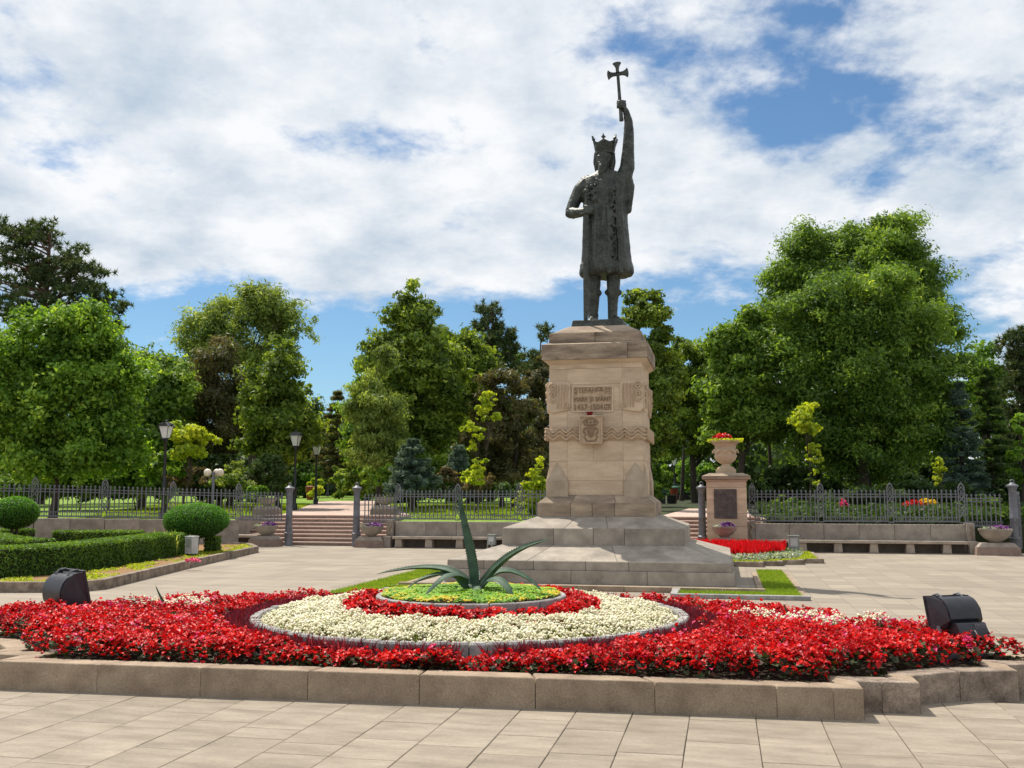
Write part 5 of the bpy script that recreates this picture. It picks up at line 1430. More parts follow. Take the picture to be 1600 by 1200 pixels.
tag(link('silver_foliage', npmesh('silver_foliage', V, F, M['silver'], np.repeat(rng.uniform(0, 1, n), 4))), 'band of silver leaved plants edging the small red bed', 'foliage', kind='stuff')
gp = [(-1.7, 26.35), (-.6, 26.2), (.8, 25.95), (1.35, 26.5), (1.85, 27.1), (2.4, 27.6), (2.42, 30.5), (2.2, 30.5), (2.15, 29.4), (1.85, 27.35), (.9, 26.25), (-.6, 26.35), (-1.7, 26.6)]
P = polypts(gp, 1600); n = len(P); P = np.column_stack([P, .10 + rng.uniform(0, .05, n)]); Nn = rng.normal(size=(n, 3)); Nn[:, 2] += .3
V, F = leafquads(P, Nn, rng.uniform(.03, .07, n), .4)
tag(link('lime_edging', npmesh('lime_edging', V, F, M['lf_yellow'], np.repeat(rng.uniform(0, .8, n), 4))), 'lime green edging plants along the stepped kerb', 'ground cover', kind='stuff')
def boxlight(label, px, py0, py1, Y, w_, yaw=0, mt='box', name='electrical_box'):
    a, b = gy(px, py0, Y), gy(px, py1, Y)
    t = thing(name, label, 'electrical box', (a.x, Y, b.z), yaw)
    h_ = a.z - b.z
    link('housing', MB().box(-w_ / 2, w_ / 2, -.12, .12, .10, h_).mesh('housing', M[mt]), t)
    link('lid', MB().box(-w_ / 2 - .015, w_ / 2 + .015, -.135, .135, h_ + .001, h_ + .025).mesh('lid', M[mt]), t)
    link('panel', MB().box(-w_ / 2 + .04, w_ / 2 - .04, -.130, -.121, h_ * .5, h_ - .05).mesh('panel', M['white'] if mt == 'box' else M['box']), t)
    for s_ in (-1, 1): link('leg', MB().box(s_ * w_ * .35 - .025, s_ * w_ * .35 + .025, -.08, .08, 0, .099).mesh('leg', M['black']), t)
    for s_ in (-1, 1): link('latch', MB().box(s_ * .045 - .015, s_ * .045 + .015, -.13, -.121, h_ * .33, h_ * .33 + .05).mesh('latch', M['white']), t)
    return t
boxlight('grey green electrical box standing in the lime edging of the small red bed', 1240, 838, 869, 29.4, .28)
boxlight('grey green electrical box against the bench just left of the monument', 768.5, 836, 856, 32.0, .25)
boxlight('pale box on a short stand at the end of the long clipped hedge', 300, 839, 871, 24.6, .24, R(-12), 'white')

# ============================================================ LEFT GARDEN
GK = [(-30.0, 15.2), (-13.05, 16.25), (-11.75, 16.55), (-11.5, 17.2), (-12.8, 22.7), (-14.12, 29.0), (-15.4, 31.0), (-30, 31.2)]
gk = thing('garden_kerb', 'low reddish stone kerb around the clipped hedge garden on the left', 'kerb', (-13, 22, 0))
kerb_stones(GK, inset(GK, .16), cutsfor(GK, {}, 1.5), gk, .19, M['kerbdark'], .012)
GI = inset(GK, .16)
so = MB(); so.v = [(x, y, .15) for x, y in GI]; so.f = [tuple(range(len(GI)))]
tag(so.build('garden_soil', M['mulch']), kind='structure', label='reddish mulch of the hedge garden', cat='soil')
P = polypts([(-16, 15.9), (-12.2, 16.6), (-11.8, 17.3), (-12.9, 22.6), (-14.2, 28.9), (-15.2, 30.6), (-15.6, 29), (-14.0, 24), (-13.2, 19.5), (-13.6, 17.4), (-16, 16.6)], 420); n = len(P)
P = np.column_stack([P, .15 + rng.uniform(0, .04, n)]); Nn = rng.normal(size=(n, 3)) * .6; Nn[:, 2] += .8
tn = np.clip((vnoise(P[:, 0], P[:, 1], 2.5, 77) - .35) * 2, 0, 1)
V, F = leafquads(P[tn > .3], Nn[tn > .3], rng.uniform(.04, .09, int((tn > .3).sum())), .5)
tag(link('ground_cover', npmesh('ground_cover', V, F, M['lf_yellow'], np.repeat(rng.uniform(0, .6, int((tn > .3).sum())), 4))), 'yellow green ground cover between kerb and clipped hedge', 'ground cover', kind='stuff')
def hedge(label, pts, w_, h_, z=.13, dens=900, name='clipped_hedge', sz=.055):
    """clipped hedge following a line: dark core plus leaf shell"""
    t = thing(name, label, 'hedge', (pts[0][0], pts[0][1], z), 0, 'low clipped box hedges')
    pts = [Vector(p) for p in pts]; n = len(pts); Lft = []; Rgt = []
    for i in range(n):
        d = (pts[min(i + 1, n - 1)] - pts[max(i - 1, 0)]).normalized(); nn = Vector((-d.y, d.x)); Lft.append(pts[i] + nn * w_ / 2); Rgt.append(pts[i] - nn * w_ / 2)
    core = MB(); vs = []; e = .05
    for l_, r_, c_ in zip(Lft, Rgt, pts):
        li, ri = l_ + (c_ - l_).normalized() * e, r_ + (c_ - r_).normalized() * e
        vs += [(ri.x, ri.y, z), (li.x, li.y, z), (li.x, li.y, z + h_ - e), (ri.x, ri.y, z + h_ - e)]
    fs = []
    for i in range(n - 1):
        for k in range(4): fs.append((i * 4 + k, i * 4 + (k + 1) % 4, i * 4 + 4 + (k + 1) % 4, i * 4 + 4 + k))
    fs += [(0, 1, 2, 3), (4 * n - 1, 4 * n - 2, 4 * n - 3, 4 * n - 4)]
    core.add(vs, fs).build('hedge_core', M['hedgecore'], t)
    PP = []; NN = []
    for i in range(n - 1):
        a, b = pts[i], pts[i + 1]; L_ = (b - a).length; u = (b - a) / L_; nn = Vector((-u.y, u.x))
        for kind, area in (('t', L_ * w_), ('l', L_ * h_), ('r', L_ * h_)):
            m_ = int(area * dens); s_ = rng.uniform(0, 1, m_); q_ = rng.uniform(0, 1, m_)
            base_ = np.array(a)[None] + s_[:, None] * np.array(b - a)[None]
            if kind == 't':
                xy = base_ + np.array(nn)[None] * ((q_ - .5) * w_)[:, None]; zz = z + h_ + rng.uniform(-.05, .012, m_) - .04 * (np.abs(q_ - .5) * 2) ** 6; nv = np.array([0, 0, 1.0])
            else:
                sg = 1 if kind == 'l' else -1
                bul = .015 * vnoise(base_[:, 0], base_[:, 1] + q_, 3, 5)
                e0, e1 = (Lft[i], Lft[i + 1]) if kind == 'l' else (Rgt[i], Rgt[i + 1]); base_ = np.array(e0)[None] + s_[:, None] * np.array(e1 - e0)[None]
                xy = base_ + np.array(nn)[None] * (sg * (rng.uniform(-.06, .01, m_) + bul - .04 * q_ ** 6))[:, None]; zz = z + q_ * h_; nv = np.array([nn.x * sg, nn.y * sg, 0])
            PP.append(np.column_stack([xy, zz])); NN.append(rng.normal(size=(m_, 3)) * .8 + nv)
    for p, s_ in ((pts[0], -1), (pts[-1], 1)):
        d = ((pts[1] - pts[0]) if s_ < 0 else (pts[-1] - pts[-2])).normalized(); nn = Vector((-d.y, d.x)); m_ = int(w_ * h_ * dens); q_ = rng.uniform(-.5, .5, m_)
        xy = np.array(p)[None] + np.array(nn)[None] * (q_ * w_)[:, None] + np.array(d)[None] * (s_ * rng.uniform(-.05, .02, m_))[:, None]
        PP.append(np.column_stack([xy, z + rng.uniform(0, 1, m_) * h_])); NN.append(rng.normal(size=(m_, 3)) * .8 + np.array([d.x * s_, d.y * s_, 0]))
    P = np.vstack(PP); Nn = np.vstack(NN); o_ = np.array(wloc(t))
    V, F = leaftris(P - o_, Nn, rng.uniform(.6, 1.3, len(P)) * sz, .9)
    tn = np.clip(.25 + .5 * (P[:, 2] - z) / h_ * rng.uniform(.3, 1, len(P)) + .5 * (vnoise(P[:, 0] * 1.0, P[:, 1] + P[:, 2], 2.5, 8) - .5) + rng.normal(0, .15, len(P)), 0, 1)  # leaf tint gets lighter towards the hedge top
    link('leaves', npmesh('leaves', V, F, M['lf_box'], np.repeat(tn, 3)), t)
    return t
M['hedgecore'] = stone('hedge_inside', (.012, .02, .006), (.03, .05, .012), .95, 8, .2, 60)
hedge('long clipped box hedge along the kerb of the left garden', [(-19.5, 16.9), (-15.4, 17.2), (-14.2, 17.65), (-13.8, 18.6), (-13.95, 20.5), (-14.45, 23.0), (-14.85, 25.2)], .85, .62, dens=1500)
hedge('curved clipped box hedge just behind the front one', [(-22.5, 26.0), (-20.0, 24.6), (-18.2, 22.6), (-16.6, 21.3), (-15.6, 20.8)], .7, .62, dens=1000)
hedge('short straight clipped box hedge behind the curved one, under the wall', [tuple(gd(96, 700, 29.7).xy), tuple(gd(226, 700, 29.7).xy)], .7, .60, dens=1000)
hedge('short clipped box hedge beneath the left ball shrub', [tuple(gd(-60, 700, 29.2).xy), tuple(gd(56, 700, 29.5).xy)], .7, .66, dens=1000)
hedge('small clipped box cube right of the ball shrub trunk', [tuple(gd(328, 700, 28.9).xy), tuple(gd(346, 700, 28.9).xy)], .5, .46, dens=1500)
def ballshrub(label, px, py, rpx, rpy, D, base_py=None):
    c = gd(px, py, D); rx, rz_ = rpx * D / 1566, rpy * D / 1566
    t = thing('ball_shrub', label, 'shrub', (c.x, c.y, .13), 0, 'clipped ball shrubs')
    o_ = wloc(t); lc = c - o_
    MB().ball(tuple(c), (rx * .9, rx * .9, rz_ * .9), 20, 12).build('crown_core', M['hedgecore'], t, True)
    n = int(16000 * rx * rz_ / .5); d = rng.normal(size=(n, 3)); d /= np.linalg.norm(d, axis=1, keepdims=True)
    rr2 = 1 + rng.uniform(-.12, .03, n) + (rng.random(n) < .03) * rng.uniform(0, .10, n) + .05 * (vnoise(d[:, 0] * 2 + 5, d[:, 2] * 2 + d[:, 1] + 5, 2, 3) - .5)
    P = np.array(lc) + d * rr2[:, None] * np.array([rx, rx, rz_])
    V, F = leafquads(P, d + rng.normal(size=(n, 3)) * .9, rng.uniform(.04, .085, n), .32)
    link('crown', npmesh('crown', V, F, M['lf_juniper'], np.repeat(np.clip(.35 + .35 * d[:, 2] + rng.normal(0, .2, n), 0, 1), 4)), t)  # tint lighter on the upper half of the ball, darker below
    for k in range(4):
        a = k * 1.6; MB().tube([(c.x + .05 * math.cos(a), c.y + .05 * math.sin(a), .1), (c.x + .10 * math.cos(a), c.y + .10 * math.sin(a), c.z - rz_ * .5)], .035, 6).build('stem', M['bark'], t)
ballshrub('large clipped ball shrub with short trunk near the left steps', 307, 813, 49, 27, 28.6)
ballshrub('clipped ball shrub cut by the left edge of the picture', 24, 801, 34, 25, 28.2)
def bladeplant(label, px, py, D, n, L_, mt, name='strap_leaf_plant'):
    c = gd(px, py, D); c.z = .14
    t = thing(name, label, 'plant', tuple(c)); b = []
    a = rng.uniform(0, 6.28, n); le = rng.uniform(.5, 1, n) * L_; out_ = rng.uniform(.15, .9, n) * L_
    P0 = np.column_stack([rng.normal(0, .12, n), rng.normal(0, .12, n), np.zeros(n)])
    dx = np.column_stack([np.cos(a), np.sin(a)])
    P1 = P0 + np.column_stack([dx * (out_ * .45)[:, None], le * .75]); P2 = P0 + np.column_stack([dx * out_[:, None], le * (1.1 - .5 * out_ / L_)])
    w_ = np.column_stack([-dx[:, 1], dx[:, 0], np.zeros(n)]) * .018
    V = np.stack([P0, P1 - w_, P2, P1 + w_], 1).reshape(-1, 3)
    link('leaves', npmesh('leaves', V, np.arange(4 * n).reshape(n, 4), mt, np.repeat(rng.uniform(0, 1, n), 4)), t)
bladeplant('tuft of long narrow leaves behind the front hedge left of the ball shrub', 238, 850, 27.2, 220, .75, M['lf_mid'])
bladeplant('pale dry looking tuft above the hedges at the left edge', 6, 832, 27, 120, .6, M['lf_willow'])
bladeplant('thin yellowish yucca leaves beside the ball shrub', 262, 852, 26.8, 50, .8, M['lf_willow'])
# small magenta plant under the pale box
flowers_on('magenta_flowers', 'few magenta flowers under the pale box at the hedge end', 'flowers', tuple(gd(300, 880, 24.0).xy) + (.16,), .22, .15, .14, 60, M['magenta'], .035)

# ============================================================ LAMPS AND PARK FURNITURE
def lantern(label, px, ztop, D):
    g_ = gd(px, 700, D); z0 = tz(g_.y) if g_.y > 33 else .95
    t = thing('lamp_post', label, 'street lamp', (g_.x, g_.y, z0), 0, 'black lantern lamp posts along the park path')
    H_ = ztop - z0
    link('post', MB().lathe([(.13, 0), (.13, .25), (.08, .32), (.08, .9), (.10, .93), (.06, 1.0), (.05, H_ - .75), (.09, H_ - .70), (.09, H_ - .66), (.04, H_ - .62)], (0, 0, 0), 10).mesh('post', M['black'], True), t)
    m_ = MB().prism([(-.10, -.10), (.10, -.10), (.10, .10), (-.10, .10)], H_ - .60, H_ - .16, [(-.19, -.19), (.19, -.19), (.19, .19), (-.19, .19)])
    link('lantern_glass', m_.mesh('lantern_glass', M['glass']), t)
    m_ = MB().prism([(-.24, -.24), (.24, -.24), (.24, .24), (-.24, .24)], H_ - .155, H_, [(-.10, -.10), (.10, -.10), (.10, .10), (-.10, .10)])
    m_.box(-.12, .12, -.12, .12, H_ - .64, H_ - .605)
    for sx in (-1, 1):
        for sy in (-1, 1): m_.tube([(sx * .10, sy * .10, H_ - .60), (sx * .195, sy * .195, H_ - .155)], .014, 4)
        m_.ball((sx * .24, 0, H_ - .10), .05, 6, 5)
    m_.ball((0, 0, H_ + .03), .06, 8, 6)
    link('lantern_frame', m_.mesh('lantern_frame', M['black']), t)
lantern('nearest black lantern lamp post, left of the bright yellow green tree', 258.5, 4.5, 37.6)
lantern('black lantern lamp post just behind the left post of the steps', 462, 4.5, 43.7)
lantern('second black lantern lamp post from the steps along the park path', 495, 4.5, 53.5)
lantern('farthest black lantern lamp post on the left path, before the pale bush', 513.5, 4.5, 80)
lantern('black lantern lamp post beside the right path, right of the pedestal', 1053, 4.5, 74)
g_ = gd(335, 700, 37.5); z0 = tz(g_.y)
t = thing('globe_lamp', 'low grey lamp post with three cream globes behind the railing', 'street lamp', (g_.x, g_.y, z0))
H_ = 2.6 - z0
link('post', MB().lathe([(.10, 0), (.10, .1), (.055, .14), (.05, H_), (.02, H_ + .05)], (0, 0, 0), 12).mesh('post', M['iron'], True), t)
for i, (dx, dy) in enumerate(((-.26, .03), (.27, .0), (.02, .22))):
    m_ = MB(); m_.tube([(0, 0, H_ - .25), (dx * .6, dy * .6, H_ - .22), (dx, dy, H_ - .14)], .018, 6); a_ = link('arm', m_.mesh('arm', M['iron'], True), t)
    link('globe', MB().ball((dx, dy, H_), .145, 16, 10).mesh('globe', M['globe'], True), t)
def parkbench(label, px, D, yaw):
    g_ = gd(px, 700, D); t = thing('park_bench', label, 'bench', (g_.x, g_.y, tz(g_.y) + .01), yaw, 'green park benches along the right path')
    for k in range(4): link('seat_slat', MB().box(-.75, .75, -.25 + k * .12, -.16 + k * .12, .42, .45).mesh('seat_slat', M['greenpaint']), t)
    for k in range(3): link('back_slat', MB().box(-.75, .75, .25 + k * .03, .28 + k * .03, .55 + k * .13, .65 + k * .13).mesh('back_slat', M['greenpaint']), t)
    for sx in (-.6, .6): link('leg', MB().box(sx - .03, sx + .03, -.25, .27, 0, .418).mesh('leg', M['black']), t)
parkbench('nearer green park bench seen between pedestal and iron post', 1040, 52, R(65))
parkbench('farther green park bench behind the red litter bin', 1066, 60, R(65))
g_ = gd(1052, 700, 56)
t = thing('litter_bin', 'small red litter bin with green lid between the park benches', 'litter bin', (g_.x, g_.y, tz(g_.y)))
link('bin', MB().lathe([(.16, 0), (.24, .75), (.2, .75), (.14, .1)], (0, 0, 0), 12).mesh('bin', M['redpaint'], True), t)
link('lid', MB().lathe([(.27, .76), (.27, .80), (.1, .88)], (0, 0, 0), 12).mesh('lid', M['greenpaint'], True), t)
g_ = gd(486, 700, 64)
t = thing('litter_bin', 'red brown litter bin on the grass behind the left post of the steps', 'litter bin', (g_.x, g_.y, tz(g_.y)))
link('bin', MB().lathe([(.20, 0), (.30, .8), (.25, .8), (.18, .1)], (0, 0, 0), 12).mesh('bin', M['redpaint'], True), t)
link('lid', MB().lathe([(.31, .81), (.31, .84), (.1, .9)], (0, 0, 0), 12).mesh('lid', M['redpaint'], True), t)

# ============================================================ TREES
def clumped(cs, rs, n, outv):
    """n leaf places spread over soft uneven clumps (centres cs, radii rs) drawn out along outv"""
    w_ = rs ** 2; idx = rng.choice(len(cs), n, p=w_ / w_.sum())
    d = rng.normal(size=(n, 3)) * .52
    m_ = np.linalg.norm(d, axis=1, keepdims=True); d = np.where(m_ > 1.5, d / m_ * 1.5, d)
    o_ = outv[idx]; al = (d * o_).sum(1, keepdims=True)
    d = d + o_ * al * .55                      # longer outwards than across
    d[:, 2] *= .72
    P = cs[idx] + d * rs[idx][:, None]
    return P, d, idx
def tree(name, label, cat, px, D, blobs, nleaf, size, mat, style='broad', group=None, ncl=None, clr=.9, trunk_r=.2, trunk_to=None, aspect=.6, base_py=None, lean=0, bark='bark', hollow=.45, zb=None, trunks=1, droop=None):
    """blobs: (px, py, rx, ry[, dD]) ellipsoids in picture units at distance D"""
    g_ = gd(px, 700, D); z0 = zb if zb is not None else (tz(g_.y) if g_.y > 33.2 else 0)
    t = thing(name, label, cat, (g_.x, g_.y, z0 - .05), 0, group); o_ = np.array(wloc(t))
    CS = []; RS = []; OUT = []; TN = []
    for b in blobs:
        bx, by, rx, ry = b[:4]; dD = b[4] if len(b) > 4 else 0
        DD = D + dD; c = gd(bx, by, DD); k = DD / 1566
        wr, hr = rx * k, ry * k
        m_ = max(5, int(1.35 * (ncl or 26) * (rx * ry) / 3600 ))
        # boughs first, then leaf clumps around each bough
        nbgh = max(3, m_ // 4); bd = rng.normal(size=(nbgh, 3)); bd /= np.linalg.norm(bd, axis=1, keepdims=True)
        br2 = rng.uniform(max(hollow, .35), 1.12, nbgh) ** .6; brad = min(wr, hr) * rng.uniform(.20, .42, nbgh)
        bc = np.array(c) + bd * br2[:, None] * np.array([wr * .86, wr * .86, hr * .86]); bt = rng.uniform(-.30, .30, nbgh)
        bi = rng.integers(0, nbgh, m_); d = rng.normal(size=(m_, 3)); d /= np.linalg.norm(d, axis=1, keepdims=True); d[:, 2] = d[:, 2] * .7 + .1
        cs = bc[bi] + d * (brad[bi] * rng.uniform(.5, 1.05, m_))[:, None]
        fill = rng.random(m_) < .38        # twigs that fill the space between the boughs
        d2 = rng.normal(size=(m_, 3)); d2 /= np.linalg.norm(d2, axis=1, keepdims=True); r3 = rng.uniform(.05, 1.05, m_) ** .5
        cs = np.where(fill[:, None], np.array(c) + d2 * r3[:, None] * np.array([wr * .95, wr * .95, hr * .95]), cs)
        cl = clr * rng.uniform(.34, .85, m_) * min(1, wr * .8)
        CS.append(cs); RS.append(cl); OUT.append(np.where(fill[:, None], np.array(c)[None], bc[bi])); TN.append(bt[bi] + rng.uniform(-.12, .12, m_))
    CS = np.vstack(CS); RS = np.concatenate(RS); OUT = np.vstack(OUT); TN = np.concatenate(TN)
    ov = CS - OUT; ov /= np.maximum(np.linalg.norm(ov, axis=1, keepdims=True), 1e-3)
    P, d, idx = clumped(CS, RS, nleaf, ov)
    outd = P - OUT[idx]; outd /= np.maximum(np.linalg.norm(outd, axis=1, keepdims=True), 1e-3)
    size = size * .86
    Nn = rng.normal(size=(nleaf, 3)) * .75 + outd * .5 + d * .4 + np.array([0, 0, .45])
    sz = rng.uniform(.45, 1.45, nleaf) * size
    lt = leaftris if (D >= 44 or style == 'tri') else leafquads
    V, F = lt(P - o_, Nn, sz, min(aspect * (1.5 if lt is leaftris else 1), .9), droop)
    tn = np.clip(.42 + TN[idx] + rng.normal(0, .20, nleaf), 0, 1)
    link('crown', npmesh('crown', V, F, M[mat], np.repeat(tn, F.shape[1])), t)
    # trunk and limbs
    topz = CS[:, 2].max(); cen = OUT.mean(0)
    for tr_ in range(trunks):
        dx = (tr_ - (trunks - 1) / 2) * .55
        m_ = MB(); H_ = (trunk_to or .72) * (topz - z0)
        base_ = Vector((g_.x + dx, g_.y, z0 - .1)); n_ = 9; pts = []; rad = []
        tgt = Vector((cen[0] + dx * 2.2, cen[1], z0 + H_))
        for i in range(n_ + 1):
            u = i / n_; p = base_.lerp(tgt, u); p.x += lean * u + .12 * math.sin(u * 7 + px); p.y += .1 * math.cos(u * 5 + px)
            p.x = base_.x + (p.x - base_.x) * u ** .6 if u else p.x
            pts.append(p); rad.append(trunk_r * (1.25 if i == 0 else 1) * (1 - .78 * u))
        m_.tube(pts, rad, 8)
        k_ = min(len(CS), 16 if trunks == 1 else 9); sel = rng.choice(len(CS), k_, replace=False)
        for i in sel:
            e = Vector(CS[i]); hh = (e.z - z0) / max(H_, .1); u = min(max(hh * .62, .25), .97); j = u * n_; a = pts[int(j)].lerp(pts[min(int(j) + 1, n_)], j % 1)
            r_ = max(min(.025, trunk_r * .35), trunk_r * (1 - .78 * u) * .45)
            mid = a.lerp(e, .5) + Vector((0, 0, .12 * (e - a).length))
            m_.tube([a, mid, e], [r_, r_ * .65, r_ * .25], 5)
        m_.build('trunk', M[bark], t, True)
    return t
def conifer(name, label, px, D, py_top, py_bot, rpx, mat='lf_spruce', n=30, layers=16, nleaf=22000, size=.22, droopf=.25, group=None, taper=1.0, trunk_r=.14, bare=0.0, zb=None):
    g_ = gd(px, 700, D); z0 = zb if zb is not None else tz(g_.y); t = thing(name, label, 'spruce tree', (g_.x, g_.y, z0 - .05), 0, group); o_ = np.array(wloc(t))
    zt = gd(px, py_top, D).z; zl = max(gd(px, py_bot, D).z, z0 + .2); Rm = rpx * D / 1566
    PP = []; NN = []; TT = []; br = MB()
    per = nleaf // (layers * 9)
    for i in range(layers):
        u = (i + rng.uniform(0, .6)) / layers; z_ = zl + (zt - zl) * u; Rr = Rm * (1 - u) ** taper + .12
        nb = 9
        for b in range(nb):
            a = rng.uniform(0, 6.28); L_ = Rr * rng.uniform(.75, 1.12); s_ = rng.uniform(0.08, 1, per) ** .6
            w_ = L_ * .24 * (1.05 - s_) + .05
            side = rng.uniform(-1, 1, per) * w_
            X = np.cos(a) * s_ * L_ - np.sin(a) * side; Y = np.sin(a) * s_ * L_ + np.cos(a) * side
            Z = z_ - droopf * s_ * L_ + .14 * L_ * s_ ** 3 - rng.uniform(0, .14, per)
            PP.append(np.column_stack([X + g_.x, Y + g_.y, Z])); v = rng.normal(size=(per, 3)) * .5; v[:, 2] += .8; NN.append(v)
            TT.append(np.clip(rng.uniform(.1, .8) + rng.normal(0, .15, per) + .25 * (s_ > .85), 0, 1))
            br.tube([(g_.x, g_.y, z_), (g_.x + math.cos(a) * L_ * .85, g_.y + math.sin(a) * L_ * .85, z_ - droopf * .7 * L_)], [.03, .008], 4)
    P = np.vstack(PP); Nn = np.vstack(NN); tn = np.concatenate(TT)
    V, F = leaftris(P - o_, Nn, rng.uniform(.6, 1.3, len(P)) * size, .33)
    link('crown', npmesh('crown', V, F, M[mat], np.repeat(tn, 3)), t)
    br.tube([(g_.x, g_.y, z0 - .1), (g_.x, g_.y, (z0 + zt) / 2), (g_.x, g_.y, zt - .1)], [trunk_r, trunk_r * .6, .015], 8); br.build('trunk', M['bark'], t, True)
def pine(label, px, D, py_top, tufts, trunk_r=.3, ntuft=900, tuft=.34, mat='lf_pine', zb=None, branches=40):
    """tufts: picture ellipses that hold the needle tufts"""
    g_ = gd(px, 700, D); z0 = zb if zb is not None else tz(g_.y); t = thing('pine_tree', label, 'pine tree', (g_.x, g_.y, z0 - .05)); o_ = np.array(wloc(t))
    zt = gd(px, py_top, D).z; C_ = []; S_ = []
    tot = sum(b[2] * b[3] for b in tufts)
    m_ = MB(); tr = [(g_.x, g_.y, z0 - .1), (g_.x + .15, g_.y, z0 + (zt - z0) * .4), (g_.x - .1, g_.y, z0 + (zt - z0) * .75), (g_.x, g_.y, zt - .3)]
    m_.tube(tr, [trunk_r, trunk_r * .75, trunk_r * .4, .03], 9)
    for b in tufts:
        DD = D + (b[4] if len(b) > 4 else 0); c = gd(b[0], b[1], DD); k = DD / 1566; n_ = max(12, int(ntuft * b[2] * b[3] / tot))
        # branch sprays: tufts strung along short upturned twigs
        nb = max(4, n_ // 9)
        for j in range(nb):
            d = rng.normal(size=3); d /= np.linalg.norm(d); r_ = rng.uniform(.25, 1) ** .5
            e = np.array(c) + d * r_ * np.array([b[2] * k, b[2] * k, b[3] * k])
            out_ = e - np.array(c); out_[2] *= .3; out_ /= max(np.linalg.norm(out_), .01)
            for q_ in range(9):
                p_ = e + rng.normal(0, .24, 3) * np.array([1.3, 1.3, .6]) ; C_.append(p_); S_.append(r_)
            if j % 2 == 0:
                a = Vector((g_.x, g_.y, min(max(e[2] - .8, z0 + 1), zt - .4)))
                m_.tube([a, a.lerp(Vector(e), .6) + Vector((0, 0, -.1)), Vector(e)], [.07, .045, .02], 5)
    C_ = np.array(C_); n = len(C_); nn_ = 20
    P = np.repeat(C_, nn_, 0); d = rng.normal(size=(n * nn_, 3)); d[:, 2] += .55; d /= np.linalg.norm(d, axis=1, keepdims=True)
    L_ = tuft * rng.uniform(.7, 1.15, n * nn_); T = P + d * L_[:, None]
    w_ = np.cross(d, rng.normal(size=(n * nn_, 3))); w_ /= np.maximum(np.linalg.norm(w_, axis=1, keepdims=True), 1e-3); w_ *= .045
    V = np.stack([P - w_ * .8 - o_, P + w_ * .8 - o_, T - o_], 1).reshape(-1, 3)
    tn = np.clip(np.repeat(rng.uniform(.1, .75, n), nn_) + rng.normal(0, .12, n * nn_), 0, 1)
    link('crown', npmesh('crown', V, np.arange(len(V)).reshape(-1, 3), M[mat], np.repeat(tn, 3)), t)
    m_.build('trunk', M['barklight'], t, True)

BT = 'broadleaf tree'
# left group
tree('maple_tree', 'bright green maple like tree at the far left, in front of the tall pine', BT, 92, 38,
     [(60, 560, 62, 60), (125, 520, 50, 45), (20, 600, 60, 70), (150, 590, 62, 60), (90, 640, 90, 60), (180, 640, 38, 50), (30, 690, 60, 45), (150, 690, 70, 45), (0, 540, 30, 35), (125, 490, 34, 30), (62, 500, 34, 26), (8, 655, 44, 60), (195, 590, 38, 36), (95, 715, 90, 30), (205, 700, 36, 34)], 92000, .20, 'lf_bright', ncl=70, clr=.62, trunk_r=.16, hollow=.25)
pine('tall dark pine rising behind the bright maple like tree at the left edge', 62, 56, 345,
     [(60, 370, 34, 26), (20, 370, 26, 30), (20, 430, 60, 32), (85, 425, 50, 28), (140, 430, 36, 22), (130, 470, 56, 26), (170, 478, 28, 22), (50, 480, 66, 26), (150, 515, 44, 18), (90, 520, 60, 20), (165, 560, 22, 10), (0, 350, 16, 18), (125, 402, 22, 14)], .38, 1900, .34)
tree('broadleaf_tree', 'mid green tree between the maple like tree and the willow', BT, 225, 47,
     [(225, 600, 55, 48), (270, 600, 40, 45), (200, 660, 50, 45), (250, 680, 60, 50), (175, 560, 30, 25)], 30000, .24, 'lf_mid', ncl=60, clr=.7)
tree('willow_tree', 'tall loose pale green willow with a branch leaning out to the right', 'willow tree', 400, 58,
     [(390, 480, 44, 32), (330, 500, 44, 36), (425, 500, 40, 34), (310, 540, 40, 44), (380, 540, 60, 44), (430, 480, 34, 26), (300, 590, 34, 50), (470, 520, 22, 16), (485, 508, 16, 10), (455, 545, 22, 20), (450, 480, 22, 16), (395, 455, 20, 10), (340, 474, 22, 12)], 52000, .22, 'lf_willow', ncl=75, clr=.8, trunk_r=.35, hollow=.2, aspect=.4)
tree('thuja_tree', 'brown half dry tree below the willow, left of the linden', 'conifer', 345, 50,
     [(340, 570, 36, 45), (320, 630, 48, 55), (370, 630, 40, 60), (350, 690, 55, 40), (300, 680, 30, 30)], 36000, .22, 'lf_thuja', ncl=70, clr=.6, aspect=.3, trunks=3, trunk_r=.16, droop=.3)
tree('linden_tree', 'conical green linden standing in front of the willow, right of the brown tree', BT, 436, 46,
     [(432, 545, 24, 28), (430, 590, 40, 34), (425, 630, 50, 36), (440, 670, 58, 38), (468, 595, 22, 34), (400, 690, 30, 26), (435, 705, 40, 24)], 36000, .22, 'lf_linden', ncl=80, clr=.6, trunk_r=.13, hollow=.25)
tree('young_tree', 'low yellow green tree behind the railing, right of the nearest lantern', BT, 292, 39.5,
     [(300, 682, 36, 18), (292, 695, 22, 16), (325, 690, 18, 14), (300, 705, 34, 14)], 7000, .24, 'lf_yellow', ncl=60, clr=.4, trunk_r=.06)
tree('young_tree', 'small green tree below the yellow green one, beside the nearest lantern', BT, 262, 40.5,
     [(250, 720, 26, 18), (240, 740, 18, 16), (280, 730, 20, 18)], 5000, .22, 'lf_bright', ncl=60, clr=.4, trunk_r=.05)
conifer('spruce_tree', 'dark brownish spruce at the back above the park path', 526, 74, 606, 750, 44, 'lf_thuja', nleaf=16000, size=.34, taper=.8)
tree('broadleaf_tree', 'dark tree filling the gap behind the left lamp posts', BT, 500, 92,
     [(480, 660, 40, 45), (520, 700, 44, 40), (470, 710, 40, 35), (545, 690, 30, 50)], 22000, .34, 'lf_dark', ncl=60, clr=1.0)
